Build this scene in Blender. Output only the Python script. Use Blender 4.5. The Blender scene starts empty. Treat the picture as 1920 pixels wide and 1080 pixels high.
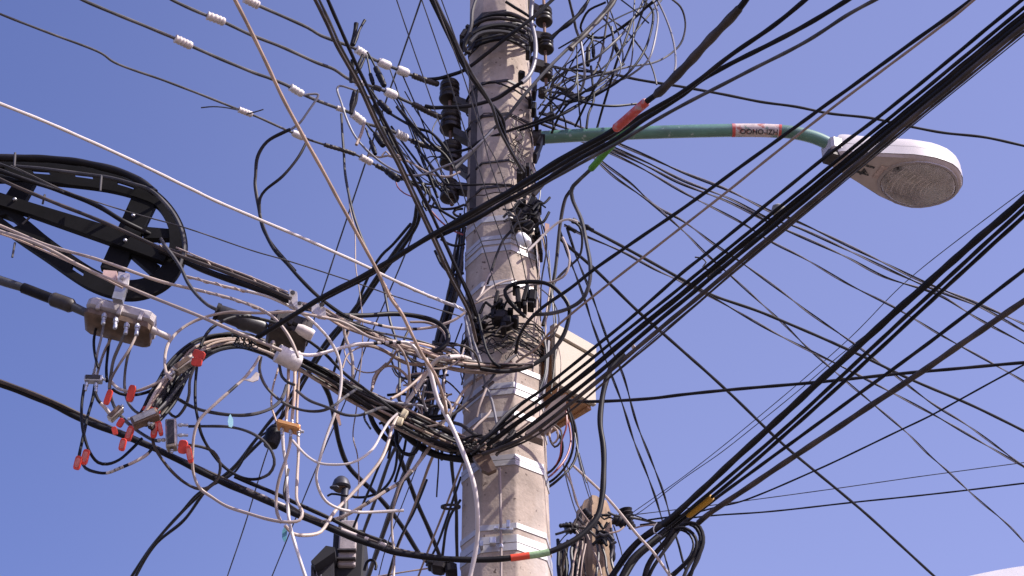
import bpy, math, random
import numpy as np
from mathutils import Vector, Matrix
R = math.radians
sc = bpy.context.scene
# ---------------------------------------------------------------- camera
F = 3850.0; PITCH = R(38); CZ = 1.6
cam = bpy.data.cameras.new("camera"); co = bpy.data.objects.new("camera", cam)
sc.collection.objects.link(co); sc.camera = co
cam.sensor_width = 36; cam.lens = 36 * F / 1920; cam.clip_start = .05; cam.clip_end = 3000
co.location = (0, 0, CZ); co.rotation_euler = (R(90) + PITCH, 0, 0)
# ---------------------------------------------------------------- sky and sun
SUN_EL, SUN_AZ = R(48), R(67)      # azimuth: from the camera-to-viewer side (-Y) towards +X
sv = Vector((math.sin(SUN_AZ) * math.cos(SUN_EL), -math.cos(SUN_AZ) * math.cos(SUN_EL), math.sin(SUN_EL)))
w = bpy.data.worlds.new("World"); sc.world = w; w.use_nodes = True
nt = w.node_tree; nt.nodes.clear()
sky = nt.nodes.new("ShaderNodeTexSky"); sky.sky_type = 'NISHITA'; sky.sun_disc = False
sky.sun_elevation = SUN_EL; sky.sun_rotation = math.atan2(sv.x, sv.y)
sky.air_density = 1.0; sky.dust_density = 0.6; sky.ozone_density = 3.0
mx = nt.nodes.new("ShaderNodeMix"); mx.data_type = 'RGBA'; mx.blend_type = 'MULTIPLY'; mx.inputs[0].default_value = 1
# brightness gradient painted into the sky tint: dimmer towards -X, brighter towards +X
stc = nt.nodes.new("ShaderNodeTexCoord"); sep = nt.nodes.new("ShaderNodeSeparateXYZ"); smr = nt.nodes.new("ShaderNodeMapRange"); smr.interpolation_type = 'SMOOTHSTEP'
smr.inputs[1].default_value = -.30; smr.inputs[2].default_value = .09
tint = nt.nodes.new("ShaderNodeMix"); tint.data_type = 'RGBA'; tint.inputs[6].default_value = (.80, .665, .90, 1); tint.inputs[7].default_value = (1.36, .965, 1.09, 1)
nt.links.new(stc.outputs['Generated'], sep.inputs[0]); nt.links.new(sep.outputs[0], smr.inputs[0]); nt.links.new(smr.outputs[0], tint.inputs[0]); nt.links.new(tint.outputs[2], mx.inputs[7])
bg = nt.nodes.new("ShaderNodeBackground"); bg.inputs[1].default_value = 0.15
wo = nt.nodes.new("ShaderNodeOutputWorld")
nt.links.new(sky.outputs[0], mx.inputs[6]); nt.links.new(mx.outputs[2], bg.inputs[0]); nt.links.new(bg.outputs[0], wo.inputs[0])
sun = bpy.data.lights.new("sun", 'SUN'); sun.energy = 4.9; sun.angle = R(.5); sun.color = (1, .93, .86)
so = bpy.data.objects.new("sun", sun); sc.collection.objects.link(so)
so.rotation_euler = sv.to_track_quat('Z', 'Y').to_euler(); so.location = (4, -6, 14)
sc.view_settings.view_transform = 'Standard'; sc.view_settings.look = 'None'; sc.view_settings.gamma = 1
sc.view_settings.exposure = 0.55
sc.render.filter_size = 1.6
# ---------------------------------------------------------------- geometry helpers
C = np.array((0, 0, CZ)); RT = np.array((1, 0, 0.))
FW = np.array((0, math.cos(PITCH), math.sin(PITCH))); UP = np.array((0, -math.sin(PITCH), math.cos(PITCH)))
def ray(px, py): return RT * ((px - 960) / F) + UP * ((540 - py) / F) + FW
def at(px, py, Y):
    d = ray(px, py); return C + d * (Y / d[1])
def yz(px, py, z):
    d = ray(px, py); return d[1] * (z - CZ) / d[2]
def mpp(px, py, Y):      # metres per photo pixel there
    return (Y / ray(px, py)[1]) / F
rnd = random.Random(7)
def MAT(name, col, rough=.5, metal=0., var=.25, sc1=9., spec=.5, bump=0., extra=None):
    m = bpy.data.materials.new(name); m.use_nodes = True; n = m.node_tree; b = n.nodes['Principled BSDF']
    b.inputs['Roughness'].default_value = rough; b.inputs['Metallic'].default_value = metal
    b.inputs['Specular IOR Level'].default_value = spec
    tc = n.nodes.new('ShaderNodeTexCoord'); nz = n.nodes.new('ShaderNodeTexNoise')
    nz.inputs['Scale'].default_value = sc1; nz.inputs['Detail'].default_value = 6; nz.inputs['Roughness'].default_value = .65
    n.links.new(tc.outputs['Object'], nz.inputs['Vector'])
    cr = n.nodes.new('ShaderNodeValToRGB'); cr.color_ramp.elements[0].position = .32; cr.color_ramp.elements[1].position = .68
    cr.color_ramp.elements[0].color = tuple(c * (1 - var) for c in col) + (1,)
    cr.color_ramp.elements[1].color = tuple(min(1, c * (1 + var)) for c in col) + (1,)
    n.links.new(nz.outputs['Fac'], cr.inputs[0]); n.links.new(cr.outputs[0], b.inputs['Base Color'])
    if bump:
        bp = n.nodes.new('ShaderNodeBump'); bp.inputs['Strength'].default_value = bump; bp.inputs['Distance'].default_value = .004
        n2 = n.nodes.new('ShaderNodeTexNoise'); n2.inputs['Scale'].default_value = sc1 * 9; n2.inputs['Detail'].default_value = 5
        n.links.new(tc.outputs['Object'], n2.inputs['Vector']); n.links.new(n2.outputs['Fac'], bp.inputs['Height'])
        n.links.new(bp.outputs[0], b.inputs['Normal'])
    return m
def stain(m, col, lo, hi, scale, sx=1, sy=1, sz=1):   # patches of a second colour over a MAT
    n = m.node_tree; b = n.nodes['Principled BSDF']; src = b.inputs['Base Color'].links[0].from_socket
    tc = n.nodes.new('ShaderNodeTexCoord'); mp = n.nodes.new('ShaderNodeMapping'); mp.inputs['Scale'].default_value = (sx, sy, sz)
    nz = n.nodes.new('ShaderNodeTexNoise'); nz.inputs['Scale'].default_value = scale; nz.inputs['Detail'].default_value = 5
    cr = n.nodes.new('ShaderNodeValToRGB'); cr.color_ramp.elements[0].position = lo; cr.color_ramp.elements[1].position = hi
    mi = n.nodes.new('ShaderNodeMix'); mi.data_type = 'RGBA'
    n.links.new(tc.outputs['Object'], mp.inputs[0]); n.links.new(mp.outputs[0], nz.inputs['Vector']); n.links.new(nz.outputs['Fac'], cr.inputs[0])
    n.links.new(cr.outputs[0], mi.inputs[0]); n.links.new(src, mi.inputs[6]); mi.inputs[7].default_value = tuple(col) + (1,)
    n.links.new(mi.outputs[2], b.inputs['Base Color']); return m
K = MAT('black_sheath', (.009, .008, .010), .5, var=.5, spec=.2); stain(K, (.04, .032, .03), .54, .8, 5)
B = MAT('brown_black_sheath', (.030, .021, .018), .6, var=.4); stain(B, (.11, .08, .066), .45, .75, 8)
G = MAT('grey_black_sheath', (.035, .032, .034), .5, var=.4); stain(G, (.17, .15, .14), .5, .8, 7)
T = MAT('tan_sheath', (.33, .24, .19), .6, var=.25); stain(T, (.10, .075, .06), .56, .72, 6)
CR = MAT('cream_sheath', (.42, .335, .285), .5, var=.2); stain(CR, (.17, .13, .11), .6, .75, 5)
W = MAT('white_sheath', (.62, .55, .51), .5, var=.1); stain(W, (.35, .3, .27), .62, .8, 9)
S = MAT('pale_grey_sheath', (.20, .19, .21), .4, var=.2)
A = MAT('bare_aluminium', (.62, .60, .60), .35, 1., var=.2)
RD = MAT('dark_red_sheath', (.22, .03, .03), .4, var=.3)
TAN2 = MAT('sandy_sheath', (.55, .40, .31), .6, var=.15); stain(TAN2, (.33, .24, .19), .5, .75, 6)
WPL = MAT('white_plastic', (.66, .61, .59), .55, var=.16, sc1=60)
PKP = MAT('weathered_white_plastic', (.62, .54, .50), .6, var=.2, sc1=30)
RED = MAT('red_plastic', (.60, .05, .03), .5, var=.35, sc1=18)
ORG = MAT('orange_tape', (.72, .075, .03), .4, var=.12)
GRN = MAT('green_tape', (.07, .24, .02), .5, var=.3)
GRP = MAT('faded_green_tape', (.28, .42, .22), .5, var=.3, sc1=40)
REDT = MAT('faded_red_tape', (.55, .08, .06), .5, var=.3, sc1=20); stain(REDT, (.45, .3, .3), .52, .7, 40)
YEL = MAT('yellow_tape', (.50, .26, .015), .5, var=.15)
STL = MAT('galvanised_steel', (.50, .50, .53), .42, .75, var=.15, sc1=20)
DST = MAT('dark_steel', (.05, .042, .04), .55, .3, var=.4, sc1=20)
BRS = MAT('brass_grey_metal', (.42, .36, .29), .38, .8, var=.35, sc1=40)
BRN = MAT('brown_cast_metal', (.135, .085, .055), .55, .2, var=.4, sc1=25)
BAND = MAT('steel_band', (.47, .455, .46), .42, .2, var=.12, sc1=20)
CER = MAT('brown_glaze', (.018, .012, .010), .42, var=.6, spec=.4, sc1=22)
ROD = MAT('rusty_rod', (.19, .115, .09), .7, .2, var=.3, sc1=30)
def sstep(a): return a
class MB:
    def __init__(s): s.v = []; s.f = []; s.m = []
    def add(s, v, f, mi=0):
        o = len(s.v); s.v += [tuple(map(float, p)) for p in v]; s.f += [tuple(i + o for i in q) for q in f]; s.m += [mi] * len(f); return s
    def box(s, c, ax, ay, az, mi=0, ch=0.0):
        c, ax, ay, az = (np.array(q, float) for q in (c, ax, ay, az))
        if ch <= 0:
            v = [c + i * ax + j * ay + k * az for i in (-1, 1) for j in (-1, 1) for k in (-1, 1)]
            return s.add(v, [(0, 1, 3, 2), (4, 6, 7, 5), (0, 4, 5, 1), (2, 3, 7, 6), (0, 2, 6, 4), (1, 5, 7, 3)], mi)
        # chamfered in the ax/ay plane and on the two az ends
        la, lb, lc = (np.linalg.norm(q) for q in (ax, ay, az)); t = [ch / la, ch / lb, ch / lc]
        pl = [(1, 1 - t[1]), (1 - t[0], 1), (-1 + t[0], 1), (-1, 1 - t[1]), (-1, -1 + t[1]), (-1 + t[0], -1), (1 - t[0], -1), (1, -1 + t[1])]
        rings = []
        for z, q in ((-1, 1), (-1 + t[2], 0), (1 - t[2], 0), (1, 1)):
            rings.append([c + ax * (x * (1 - (t[0] if q else 0))) + ay * (y * (1 - (t[1] if q else 0))) + az * z for x, y in pl])
        return s.loft(rings, mi)
    def loft(s, rings, mi=0, cap=True):
        n = len(rings[0]); v = [p for r in rings for p in r]; f = []
        for a in range(len(rings) - 1):
            for i in range(n):
                j = (i + 1) % n; f.append((a * n + i, a * n + j, (a + 1) * n + j, (a + 1) * n + i))
        if cap: f += [tuple(range(n))[::-1], tuple(range((len(rings) - 1) * n, len(rings) * n))]
        return s.add(v, f, mi)
    def lathe(s, base, axis, prof, n=20, mi=0):      # prof: (r, h) along the axis
        axis = np.array(axis, float); axis /= np.linalg.norm(axis); base = np.array(base, float)
        u = np.cross(axis, (0, 1, 0) if abs(axis[1]) < .9 else (1, 0, 0)); u /= np.linalg.norm(u); v = np.cross(axis, u)
        return s.loft([[base + axis * h + (u * math.cos(2 * math.pi * k / n) + v * math.sin(2 * math.pi * k / n)) * max(r, 1e-4) for k in range(n)] for r, h in prof], mi)
    def tube(s, P, rad, n=8, mi=0):
        P = np.array(P, float); rad = np.broadcast_to(rad, len(P))
        t = np.gradient(P, axis=0); t /= np.linalg.norm(t, axis=1)[:, None] + 1e-12
        u = np.cross(t[0], (0, 0, 1.) if abs(t[0][2]) < .9 else (1., 0, 0)); rings = []
        for i in range(len(P)):
            u = u - t[i] * (u @ t[i]); u /= np.linalg.norm(u) + 1e-12; v = np.cross(t[i], u)
            rings.append([P[i] + (u * math.cos(2 * math.pi * k / n) + v * math.sin(2 * math.pi * k / n)) * rad[i] for k in range(n)])
        return s.loft(rings, mi)
    def prism(s, pts, Y, dep, mi=0):       # outline in photo pixels at distance Y, thickness dep
        a = [at(x, y, Y) for x, y in pts]; b = [p + np.array((0, dep, 0)) for p in a]; return s.loft([a, b], mi)
    def build(s, name, mats, parent=None, smooth=True, origin=None, auto=True):
        if not isinstance(mats, (list, tuple)): mats = [mats]
        V = np.array(s.v)
        o0 = np.array(origin) if origin is not None else V[0] if parent is None else np.zeros(3)
        if parent is not None: o0 = np.array(parent.location)
        me = bpy.data.meshes.new(name); me.from_pydata([tuple(p) for p in (V - o0)], [], s.f)
        for m in mats: me.materials.append(m)
        me.polygons.foreach_set('material_index', s.m)
        if smooth:
            me.polygons.foreach_set('use_smooth', [True] * len(s.f))
            if auto: me.set_sharp_from_angle(angle=R(38))
        me.update()
        ob = bpy.data.objects.new(name, me); sc.collection.objects.link(ob)
        if parent is not None: ob.parent = parent
        else: ob.location = tuple(o0)
        return ob
def tag(o, label, cat, group=None):
    o['label'] = label; o['category'] = cat
    if group: o['group'] = group
    return o
def thing(name, loc, label, cat, group=None):
    e = bpy.data.objects.new(name, None); sc.collection.objects.link(e); e.location = tuple(loc); e.empty_display_size = .05
    return tag(e, label, cat, group)
def spline(Q, step=7.):     # Catmull-Rom through control rows (px, py, Y)
    Q = np.array(Q, float)
    if len(Q) == 2: Q = np.array([Q[0], Q[0] * .5 + Q[1] * .5, Q[1]])
    E = np.vstack([2 * Q[0] - Q[1], Q, 2 * Q[-1] - Q[-2]]); out = []
    for i in range(1, len(E) - 2):
        p0, p1, p2, p3 = E[i - 1:i + 3]; L = np.linalg.norm((p2 - p1)[:2]); n = max(2, int(L / step))
        # centripetal weights keep bends tight
        d1, d2, d3 = (max(np.linalg.norm(q[:2]) ** .5, 1e-3) for q in (p1 - p0, p2 - p1, p3 - p2))
        m1 = (p2 - p1) + d2 * ((p1 - p0) / d1 - (p2 - p0) / (d1 + d2)); m2 = (p2 - p1) + d2 * ((p3 - p2) / d3 - (p3 - p1) / (d2 + d3))
        for t in np.arange(n) / n:
            out.append((2 * t**3 - 3 * t**2 + 1) * p1 + (t**3 - 2 * t**2 + t) * m1 + (-2 * t**3 + 3 * t**2) * p2 + (t**3 - t**2) * m2)
    out.append(E[-2]); return np.array(out)
def ctrl(pts, Y, mode, ref, j, seed):
    P = [tuple(map(float, q.split(','))) for q in pts.split()]
    n = len(P); r = random.Random(seed)
    if mode == 'h':
        q = P[ref]; z = at(q[0], q[1], Y)[2]
        return [(p[0], p[1], min(max(yz(p[0], p[1], z), 3.2), 30.)) for p in P]
    Ya, Yb = Y if isinstance(Y, tuple) else (Y, Y)
    L = [0.]
    for a, b in zip(P, P[1:]): L.append(L[-1] + math.hypot(a[0] - b[0], a[1] - b[1]))
    ph = r.uniform(0, 6.28)
    return [(p[0], p[1], p[2] if len(p) > 2 else Ya + (Yb - Ya) * l / L[-1] + j * math.sin(ph + l / 55.)) for p, l in zip(P, L)]
PATHS = {}; NW = [0]
def wire(name, label, mat, wpx, pts, Y=7., mode='y', ref=0, group=None, kind='plain', j=.04, cat=None, mats=None, parent=None, key=None):
    NW[0] += 1; sd = NW[0] * 13 + 5; r = random.Random(sd)
    Q = spline(ctrl(pts, Y, mode, ref, j, sd)); P = np.array([at(*q) for q in Q])
    if mat in (K, B, G) and wpx >= 3.5: wpx *= 1.14
    if group and 'lower right bundle' in group or group and 'big bundle' in group: wpx *= (1.12 if 'lower right' in group else .98)
    rad = wpx / 2 * float(np.median([mpp(*q) for q in Q])); mb = MB(); n = 6 if wpx < 4 else 8 if wpx < 8 else 12
    # a cable that leaves the picture carries on in its own direction
    ext = 11. if mode == 'h' or wpx > 9 or group and 'left edge' in group else 2.2
    def tail(P, sg):
        d = P[-1] - P[-2] if sg else P[0] - P[1]; L = np.linalg.norm(d); e = P[-1] if sg else P[0]
        d2 = (P[-1] - P[-4] if sg else P[0] - P[3]) if len(P) > 6 else d; d = d2 / np.linalg.norm(d2); n_ = 12
        q = np.array([e + d * ext * (k / n_) ** 1.5 for k in range(1, n_ + 1)])
        q[:, 2] = np.maximum(q[:, 2], .05); return np.vstack([P, q]) if sg else np.vstack([q[::-1], P])
    off = lambda p: p[0] < 0 or p[0] > 1920 or p[1] < 0 or p[1] > 1080
    e0, e1 = off(Q[0]), off(Q[-1])
    if kind not in ('wrap',):
        if e1: P = tail(P, 1); Q = np.vstack([Q, np.repeat([[9e3, 9e3, 9]], 12, 0)])
        if e0: P = tail(P, 0); Q = np.vstack([np.repeat([[-9e3, -9e3, 9]], 12, 0), Q])
    if kind == 'plain':
        # the small waviness of a real hanging cable, and a slightly uneven sheath
        k = np.arange(len(P)); wob = np.array([[math.sin(i * .19 + sd) + .6 * math.sin(i * .43 + 2 * sd), math.sin(i * .23 + 3 * sd), math.cos(i * .17 + sd)] for i in k])
        P = P + wob * rad * (.07 if mode == 'h' else .12)
        mb.tube(P, rad * (1 + .05 * np.sin(k * .7 + sd)), n)
    else:
        t = np.gradient(P, axis=0); t /= np.linalg.norm(t, axis=1)[:, None]
        s = np.concatenate([[0], np.cumsum(np.linalg.norm(np.diff(P, axis=0), axis=1))])
        u = np.cross(t, (0, 0, 1.)); u /= np.linalg.norm(u, axis=1)[:, None]; v = np.cross(t, u)
        def helix(a, pitch, ph, p=P, s=s): return p + (u * np.cos(2 * math.pi * s / pitch + ph)[:, None] + v * np.sin(2 * math.pi * s / pitch + ph)[:, None]) * a
        if kind == 'twist':      # two or three conductors laid round each other
            mb.tube(helix(rad * .52, rad * 110, sd), rad * .52, 6, 0); mb.tube(helix(rad * .52, rad * 110, sd + math.pi), rad * .5, 6, 1)
        elif kind == 'wrap':     # a cable with a wire wound round it
            f = spline(ctrl(pts, Y, mode, ref, j, sd), 2.2); P2 = np.array([at(*q) for q in f]); t = np.gradient(P2, axis=0); t /= np.linalg.norm(t, axis=1)[:, None]
            s = np.concatenate([[0], np.cumsum(np.linalg.norm(np.diff(P2, axis=0), axis=1))]); u = np.cross(t, (0, 0, 1.)); u /= np.linalg.norm(u, axis=1)[:, None]; v = np.cross(t, u)
            mb.tube(P2, rad * .8, 8, 0); mb.tube(helix(rad * .95, rad * 11, 0, P2, s), rad * .33, 5, 1)
        elif kind == 'rough':    # lapped, uneven tape
            f = np.array([1 + .22 * math.sin(i * 1.3 + sd) + .16 * r.uniform(-1, 1) for i in range(len(P))]); mb.tube(P, rad * f, 10, 0)
    ob = mb.build(name, mats or [mat, mat], parent)
    if parent is None: tag(ob, label, cat or ('wire' if wpx < 3.6 else 'cable'), group)
    PATHS[key or label] = (ob, Q, P, rad); return ob
def sleeve(key, a, b, mat, name='tape', k=1.15, rib=0, label=None):   # a fitting round part of a cable
    ob, Q, P, rad = PATHS[key]
    ia = int(np.argmin((Q[:, 0] - a[0])**2 + (Q[:, 1] - a[1])**2)); ib = int(np.argmin((Q[:, 0] - b[0])**2 + (Q[:, 1] - b[1])**2))
    if ia > ib: ia, ib = ib, ia
    if ib == ia: ib = min(ia + 1, len(P) - 1)
    n = 28 if rib else max(4, (ib - ia) * 2); x = np.linspace(ia, ib, n)
    pp = np.array([[np.interp(q, np.arange(len(P)), P[:, c]) for c in range(3)] for q in x])
    rr = np.full(n, rad * k)
    if rib: rr *= .94 * (1 + .09 * np.sin(np.linspace(0, 2 * math.pi * rib, n))); rr[0] *= .6; rr[-1] *= .6
    elif k > 1.4: rr[0] *= .75; rr[-1] *= .75
    mb = MB(); mb.tube(pp, rr, 12 if k > 1.3 else 10); o = mb.build(name, mat, ob)
    if label: o['label'] = label
    return o
# ---------------------------------------------------------------- ground
gm = MAT('street_asphalt', (.115, .10, .088), .9, var=.2, sc1=.6)
mb = MB(); mb.add([(-400, -400, 0), (400, -400, 0), (400, 400, 0), (-400, 400, 0)], [(0, 1, 2, 3)])
o = mb.build('street', gm, origin=(0, 0, 0)); o['kind'] = 'structure'
# ---------------------------------------------------------------- concrete pole
YP = 7.2
pb = at(950, 1080, YP); pt = at(936, 0, YP); rb = 88 * mpp(950, 1080, YP); rt = 56 * mpp(936, 0, YP)
def pole_c(z):
    t = (z - pb[2]) / (pt[2] - pb[2]); return np.array((pb[0] + (pt[0] - pb[0]) * t, YP, z)), rb + (rt - rb) * t
ANG = [R(12.5 + 45 * k) for k in range(8)]
def oct_ring(z, k=1., add=0.):
    c, r = pole_c(z); return [c + np.array((math.sin(a), -math.cos(a), 0)) * (r * k + add) for a in ANG]
CON = MAT('concrete', (.41, .335, .28), .9, var=.28, sc1=7, bump=.5, spec=.2)
stain(CON, (.28, .225, .19), .54, .78, 2.2, 1, 1, .35); stain(CON, (.12, .09, .075), .655, .69, 38)
stain(CON, (.50, .44, .40), .56, .75, 5, 1, 1, .2); stain(CON, (.22, .175, .15), .64, .80, 7, 1, 1, .10)
def fine_oct(z):      # octagon with small rounded arrises
    c, r = pole_c(z); P = []
    for k in range(8):
        a0, a, a1 = ANG[k - 1], ANG[k], ANG[(k + 1) % 8]
        p0, p, p1 = (c + np.array((math.sin(q), -math.cos(q), 0)) * r for q in (a0, a, a1))
        P += [p + (p0 - p) * .06, p + (p0 + p1 - 2 * p) * .012, p + (p1 - p) * .06]
    return P
pole = thing('concrete_pole', (pb[0], YP, 0), 'tall octagonal grey concrete utility pole banded with steel straps, carrying all the cables', 'utility pole')
ptop = at(936, -420, YP)[2]
mb = MB(); zs = [0, 2, 4] + list(np.linspace(pb[2] - .6, ptop, 40)); mb.loft([fine_oct(z) for z in zs]); mb.build('shaft', CON, pole)
def band(y0, y1, x=970, add=.004, mat=BAND, nm='steel_band'):
    Yf = YP - pole_c(at(x, y0, YP)[2])[1] * .97
    z1, z0 = at(x, y0, Yf)[2], at(x, y1, Yf)[2]; mb = MB()
    mb.loft([oct_ring(z0, 1, add - .003), oct_ring(z0, 1, add), oct_ring(z1, 1, add), oct_ring(z1, 1, add - .003)])
    return mb.build(nm, mat, pole, smooth=False)
for y0, y1, x in ((981, 991, 973), (1003, 1017, 973), (1018.5, 1032, 973), (852, 861, 971), (862, 872, 971), (717, 727, 968), (729, 739, 968), (684, 693, 968), (770, 780, 969),
                  (403, 413, 962), (440, 447, 962), (449, 456, 962), (460, 470, 962), (524, 533, 963)): band(y0, y1, x)
for y0, y1, x in ((20, 36, 955), (45, 54, 955), (61, 76, 955), (150, 154, 957), (212, 216, 958), (346, 350, 960), (300, 303, 960)): band(y0, y1, x, .006, DST, 'dark_steel_band')
# buckles and bolts on the lowest straps
def blob(px, py, Y, sx, sy, sd, mat, name, parent, ch=.2):
    m = mpp(px, py, Y); mb = MB(); mb.box(at(px, py, Y), (sx * m, 0, 0), (0, sd, 0), (0, 0, sy * m), 0, min(sx, sy) * m * ch); return mb.build(name, mat, parent)
YF = YP - rb
blob(953, 986, YF - .02, 3.4, 8, .02, STL, 'band_bolt', pole); blob(950, 995, YF - .018, 12, 2, .015, STL, 'band_buckle', pole)
blob(930, 992, YF - .018, 4, 3, .015, STL, 'band_buckle', pole); blob(924, 1016, YF - .018, 6, 7, .015, STL, 'band_buckle', pole); blob(903, 1022, YF + .01, 3, 6, .015, STL, 'band_bolt', pole)
# grey earthing rod up the pole face
wire('earthing_rod', 'thin pinkish grey rod running down the middle of the pole face', G, 4.6, '937,878 938,940 939,1000 940,1085', YF - .025, j=0, mats=[MAT('rod_grey', (.30, .24, .22), .6, var=.3)] * 2, cat='rod')
sleeve('thin pinkish grey rod running down the middle of the pole face', (939, 1018), (939, 1024), STL, 'clip', 1.8)
# ---------------------------------------------------------------- steel brackets on the pole
def bar(name, label, mat, pts, Y, dep, cat='bracket', group=None, parent=None):
    mb = MB(); mb.prism(pts, Y, dep); o = mb.build(name, mat, parent, smooth=False)
    if parent is None: tag(o, label, cat, group)
    return o
bar('angle_bracket', 'brown steel angle plate below the cable knot, on the strap left of the pole front', BRN, [(886, 856), (900, 850), (918, 852), (931, 879), (916, 886), (903, 880)], 6.92, .025)
bar('steel_arm', 'slanting grey brown steel angle arm under the white cabinet at the pole edge', MAT('arm_steel', (.19, .14, .12), .6, .3, var=.3), [(984, 812), (1040, 748), (1062, 738), (1060, 764), (1020, 806), (1006, 800), (1018, 824)], 6.9, .05)
t = thing('wire_rack_bracket', at(862, 260, 7.2), 'dark steel rack with rusty rod holding the brown insulators left of the pole', 'bracket')
for x0, y0, x1, y1 in ((850, 183, 892, 200), (850, 243, 890, 262), (850, 300, 890, 330), (845, 345, 890, 352)):
    mb = MB(); mb.prism([(x0, y0 - 6), (x1, y1 - 7), (x1, y1 + 7), (x0, y0 + 6)], 7.16, .05); mb.build('rack_arm', DST, t, smooth=False)
mb = MB(); mb.tube([at(843, 150, 7.19), at(847, 385, 7.19)], .0085, 10); mb.build('rod', ROD, t)
mb = MB(); mb.prism([(884, 160), (897, 160), (895, 390), (880, 390)], 7.1, .05); mb.build('back_plate', DST, t, smooth=False)
t2 = thing('wire_rack_bracket', at(1015, 80, 7.25), 'dark steel rack with rod holding the brown insulators right of the pole', 'bracket')
for x0, y0, x1, y1 in ((990, 5, 1022, 22), (992, 62, 1022, 66), (992, 112, 1022, 120)):
    mb = MB(); mb.prism([(x0, y0 - 7), (x1, y1 - 6), (x1, y1 + 6), (x0, y0 + 7)], 7.22, .05); mb.build('rack_arm', DST, t2, smooth=False)
mb = MB(); mb.tube([at(1019, -20, 7.25), at(1024, 160, 7.25)], .008, 10); mb.build('rod', ROD, t2)
def spool(px, py, Y, wpx, label, group):
    m = mpp(px, py, Y); r = wpx / 2 * m; h = r * 2.35; c = at(px, py, Y) - np.array((0, 0, h / 2)); mb = MB()
    p = [(.25, 0), (.7, .01), (.93, .05), (1, .12), (.96, .2), (.84, .24), (.80, .28), (.9, .33), (.94, .40), (.88, .47), (.74, .5), (.74, .54), (.88, .58), (.95, .66), (.9, .72), (.8, .76), (.86, .81), (.92, .88), (.82, .97), (.6, 1.), (.25, 1.)]
    mb.lathe(c, (0, 0, 1), [(a * r, b * h) for a, b in p], 28); return tag(mb.build('spool_insulator', CER, origin=c), label, 'insulator', group)
GI = 'brown spool insulators on the racks'
for px, py, wp, lb in ((843, 172, 40, 'topmost brown glazed insulator left of the pole'), (845, 228, 42, 'second brown insulator from the top, left of the pole'),
                       (846, 290, 44, 'third brown insulator down, with pale cords crossing below it'), (843, 358, 37, 'lowest and smallest brown insulator left of the pole, seen from below')):
    spool(px, py, 7.19, wp, lb, GI)
for px, py, wp, lb in ((1020, 30, 33, 'uppermost brown insulator right of the pole at the picture top'), (1023, 82, 32, 'middle brown insulator right of the pole beside the grey conduit'), (1024, 136, 27, 'lower small brown insulator right of the pole'), (1017, 174, 17, 'tiny dark insulator just under the right rack')):
    spool(px, py, 7.25, wp, lb, GI)
# ---------------------------------------------------------------- street light: arm + luminaire
GP = MAT('green_paint', (.062, .17, .122), .45, var=.3, sc1=8, spec=.7); GP.node_tree.nodes['Principled BSDF'].inputs['Coat Weight'].default_value = 1; GP.node_tree.nodes['Principled BSDF'].inputs['Coat Roughness'].default_value = .34; stain(GP, (.30, .38, .34), .66, .70, 30)
WPT = MAT('white_lamp_paint', (.52, .48, .49), .4, var=.06); GPT = MAT('grey_lamp_paint', (.46, .38, .35), .55, var=.15)
lt = thing('street_light', at(1008, 258, YP - .05), 'street light on a green arm reaching right from the pole, white head with clear bowl', 'street light')
def px_tube(pts, wpx, Y, name, mat, parent, n=16, rads=None):
    Q = spline(ctrl(pts, Y, 'y', 0, 0, 1)); P = [at(*q) for q in Q]; mb = MB(); r = wpx / 2 * mpp(*Q[0]); mb.tube(P, r if rads is None else rads, n)
    return mb.build(name, mat, parent), Q, np.array(P), r
arm, AQ, AP, AR = px_tube('1000,259,7.15 1100,253,7.13 1200,249,7.11 1300,246,7.1 1380,244.5,7.1 1440,245,7.1 1490,249,7.1 1530,259,7.11 1566,276,7.12', 25, 7.1, 'arm', GP, lt)
def armpart(x0, x1, k, nm, mat):
    x = np.linspace(x0, x1, 14); P = np.stack([np.interp(x, AQ[:, 0], AP[:, i]) for i in range(3)], 1); mb = MB(); mb.tube(P, AR * k, 20); return mb.build(nm, mat, lt)
STK = MAT('sticker_white', (.58, .48, .45), .6, var=.2, sc1=30); stain(STK, (.42, .16, .13), .55, .62, 30); stain(STK, (.2, .27, .22), .62, .66, 22)
armpart(1378, 1462, 1.02, 'sticker', STK); armpart(1372, 1378, 1.025, 'sticker_edge', REDT); armpart(1460, 1465, 1.025, 'sticker_edge', REDT)
armpart(1000, 1016, 1.25, 'collar', DST)
def text(s, size, org, xd, yd, mat, parent, name='lettering', bend=None, thick=.0006):
    cu = bpy.data.curves.new(name, 'FONT'); cu.body = s; cu.size = size; cu.extrude = thick; cu.resolution_u = 3; cu.offset = size * .012
    to = bpy.data.objects.new('t', cu); sc.collection.objects.link(to); bpy.context.view_layer.update()
    me = bpy.data.meshes.new_from_object(to); bpy.data.objects.remove(to)
    xd, yd = np.array(xd, float), np.array(yd, float); zd = np.cross(xd, yd); o0 = np.array(parent.location)
    for v in me.vertices:
        x, y, z = v.co
        p = bend(x, y, z) if bend else np.array(org) + xd * x + yd * y + zd * z
        v.co = tuple(p - o0)
    me.materials.clear(); me.materials.append(mat); ob = bpy.data.objects.new(name, me); sc.collection.objects.link(ob); ob.parent = parent; return ob
INK = MAT('black_ink', (.03, .028, .028), .6, var=.3); stain(INK, (.3, .25, .23), .6, .66, 60)
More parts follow.
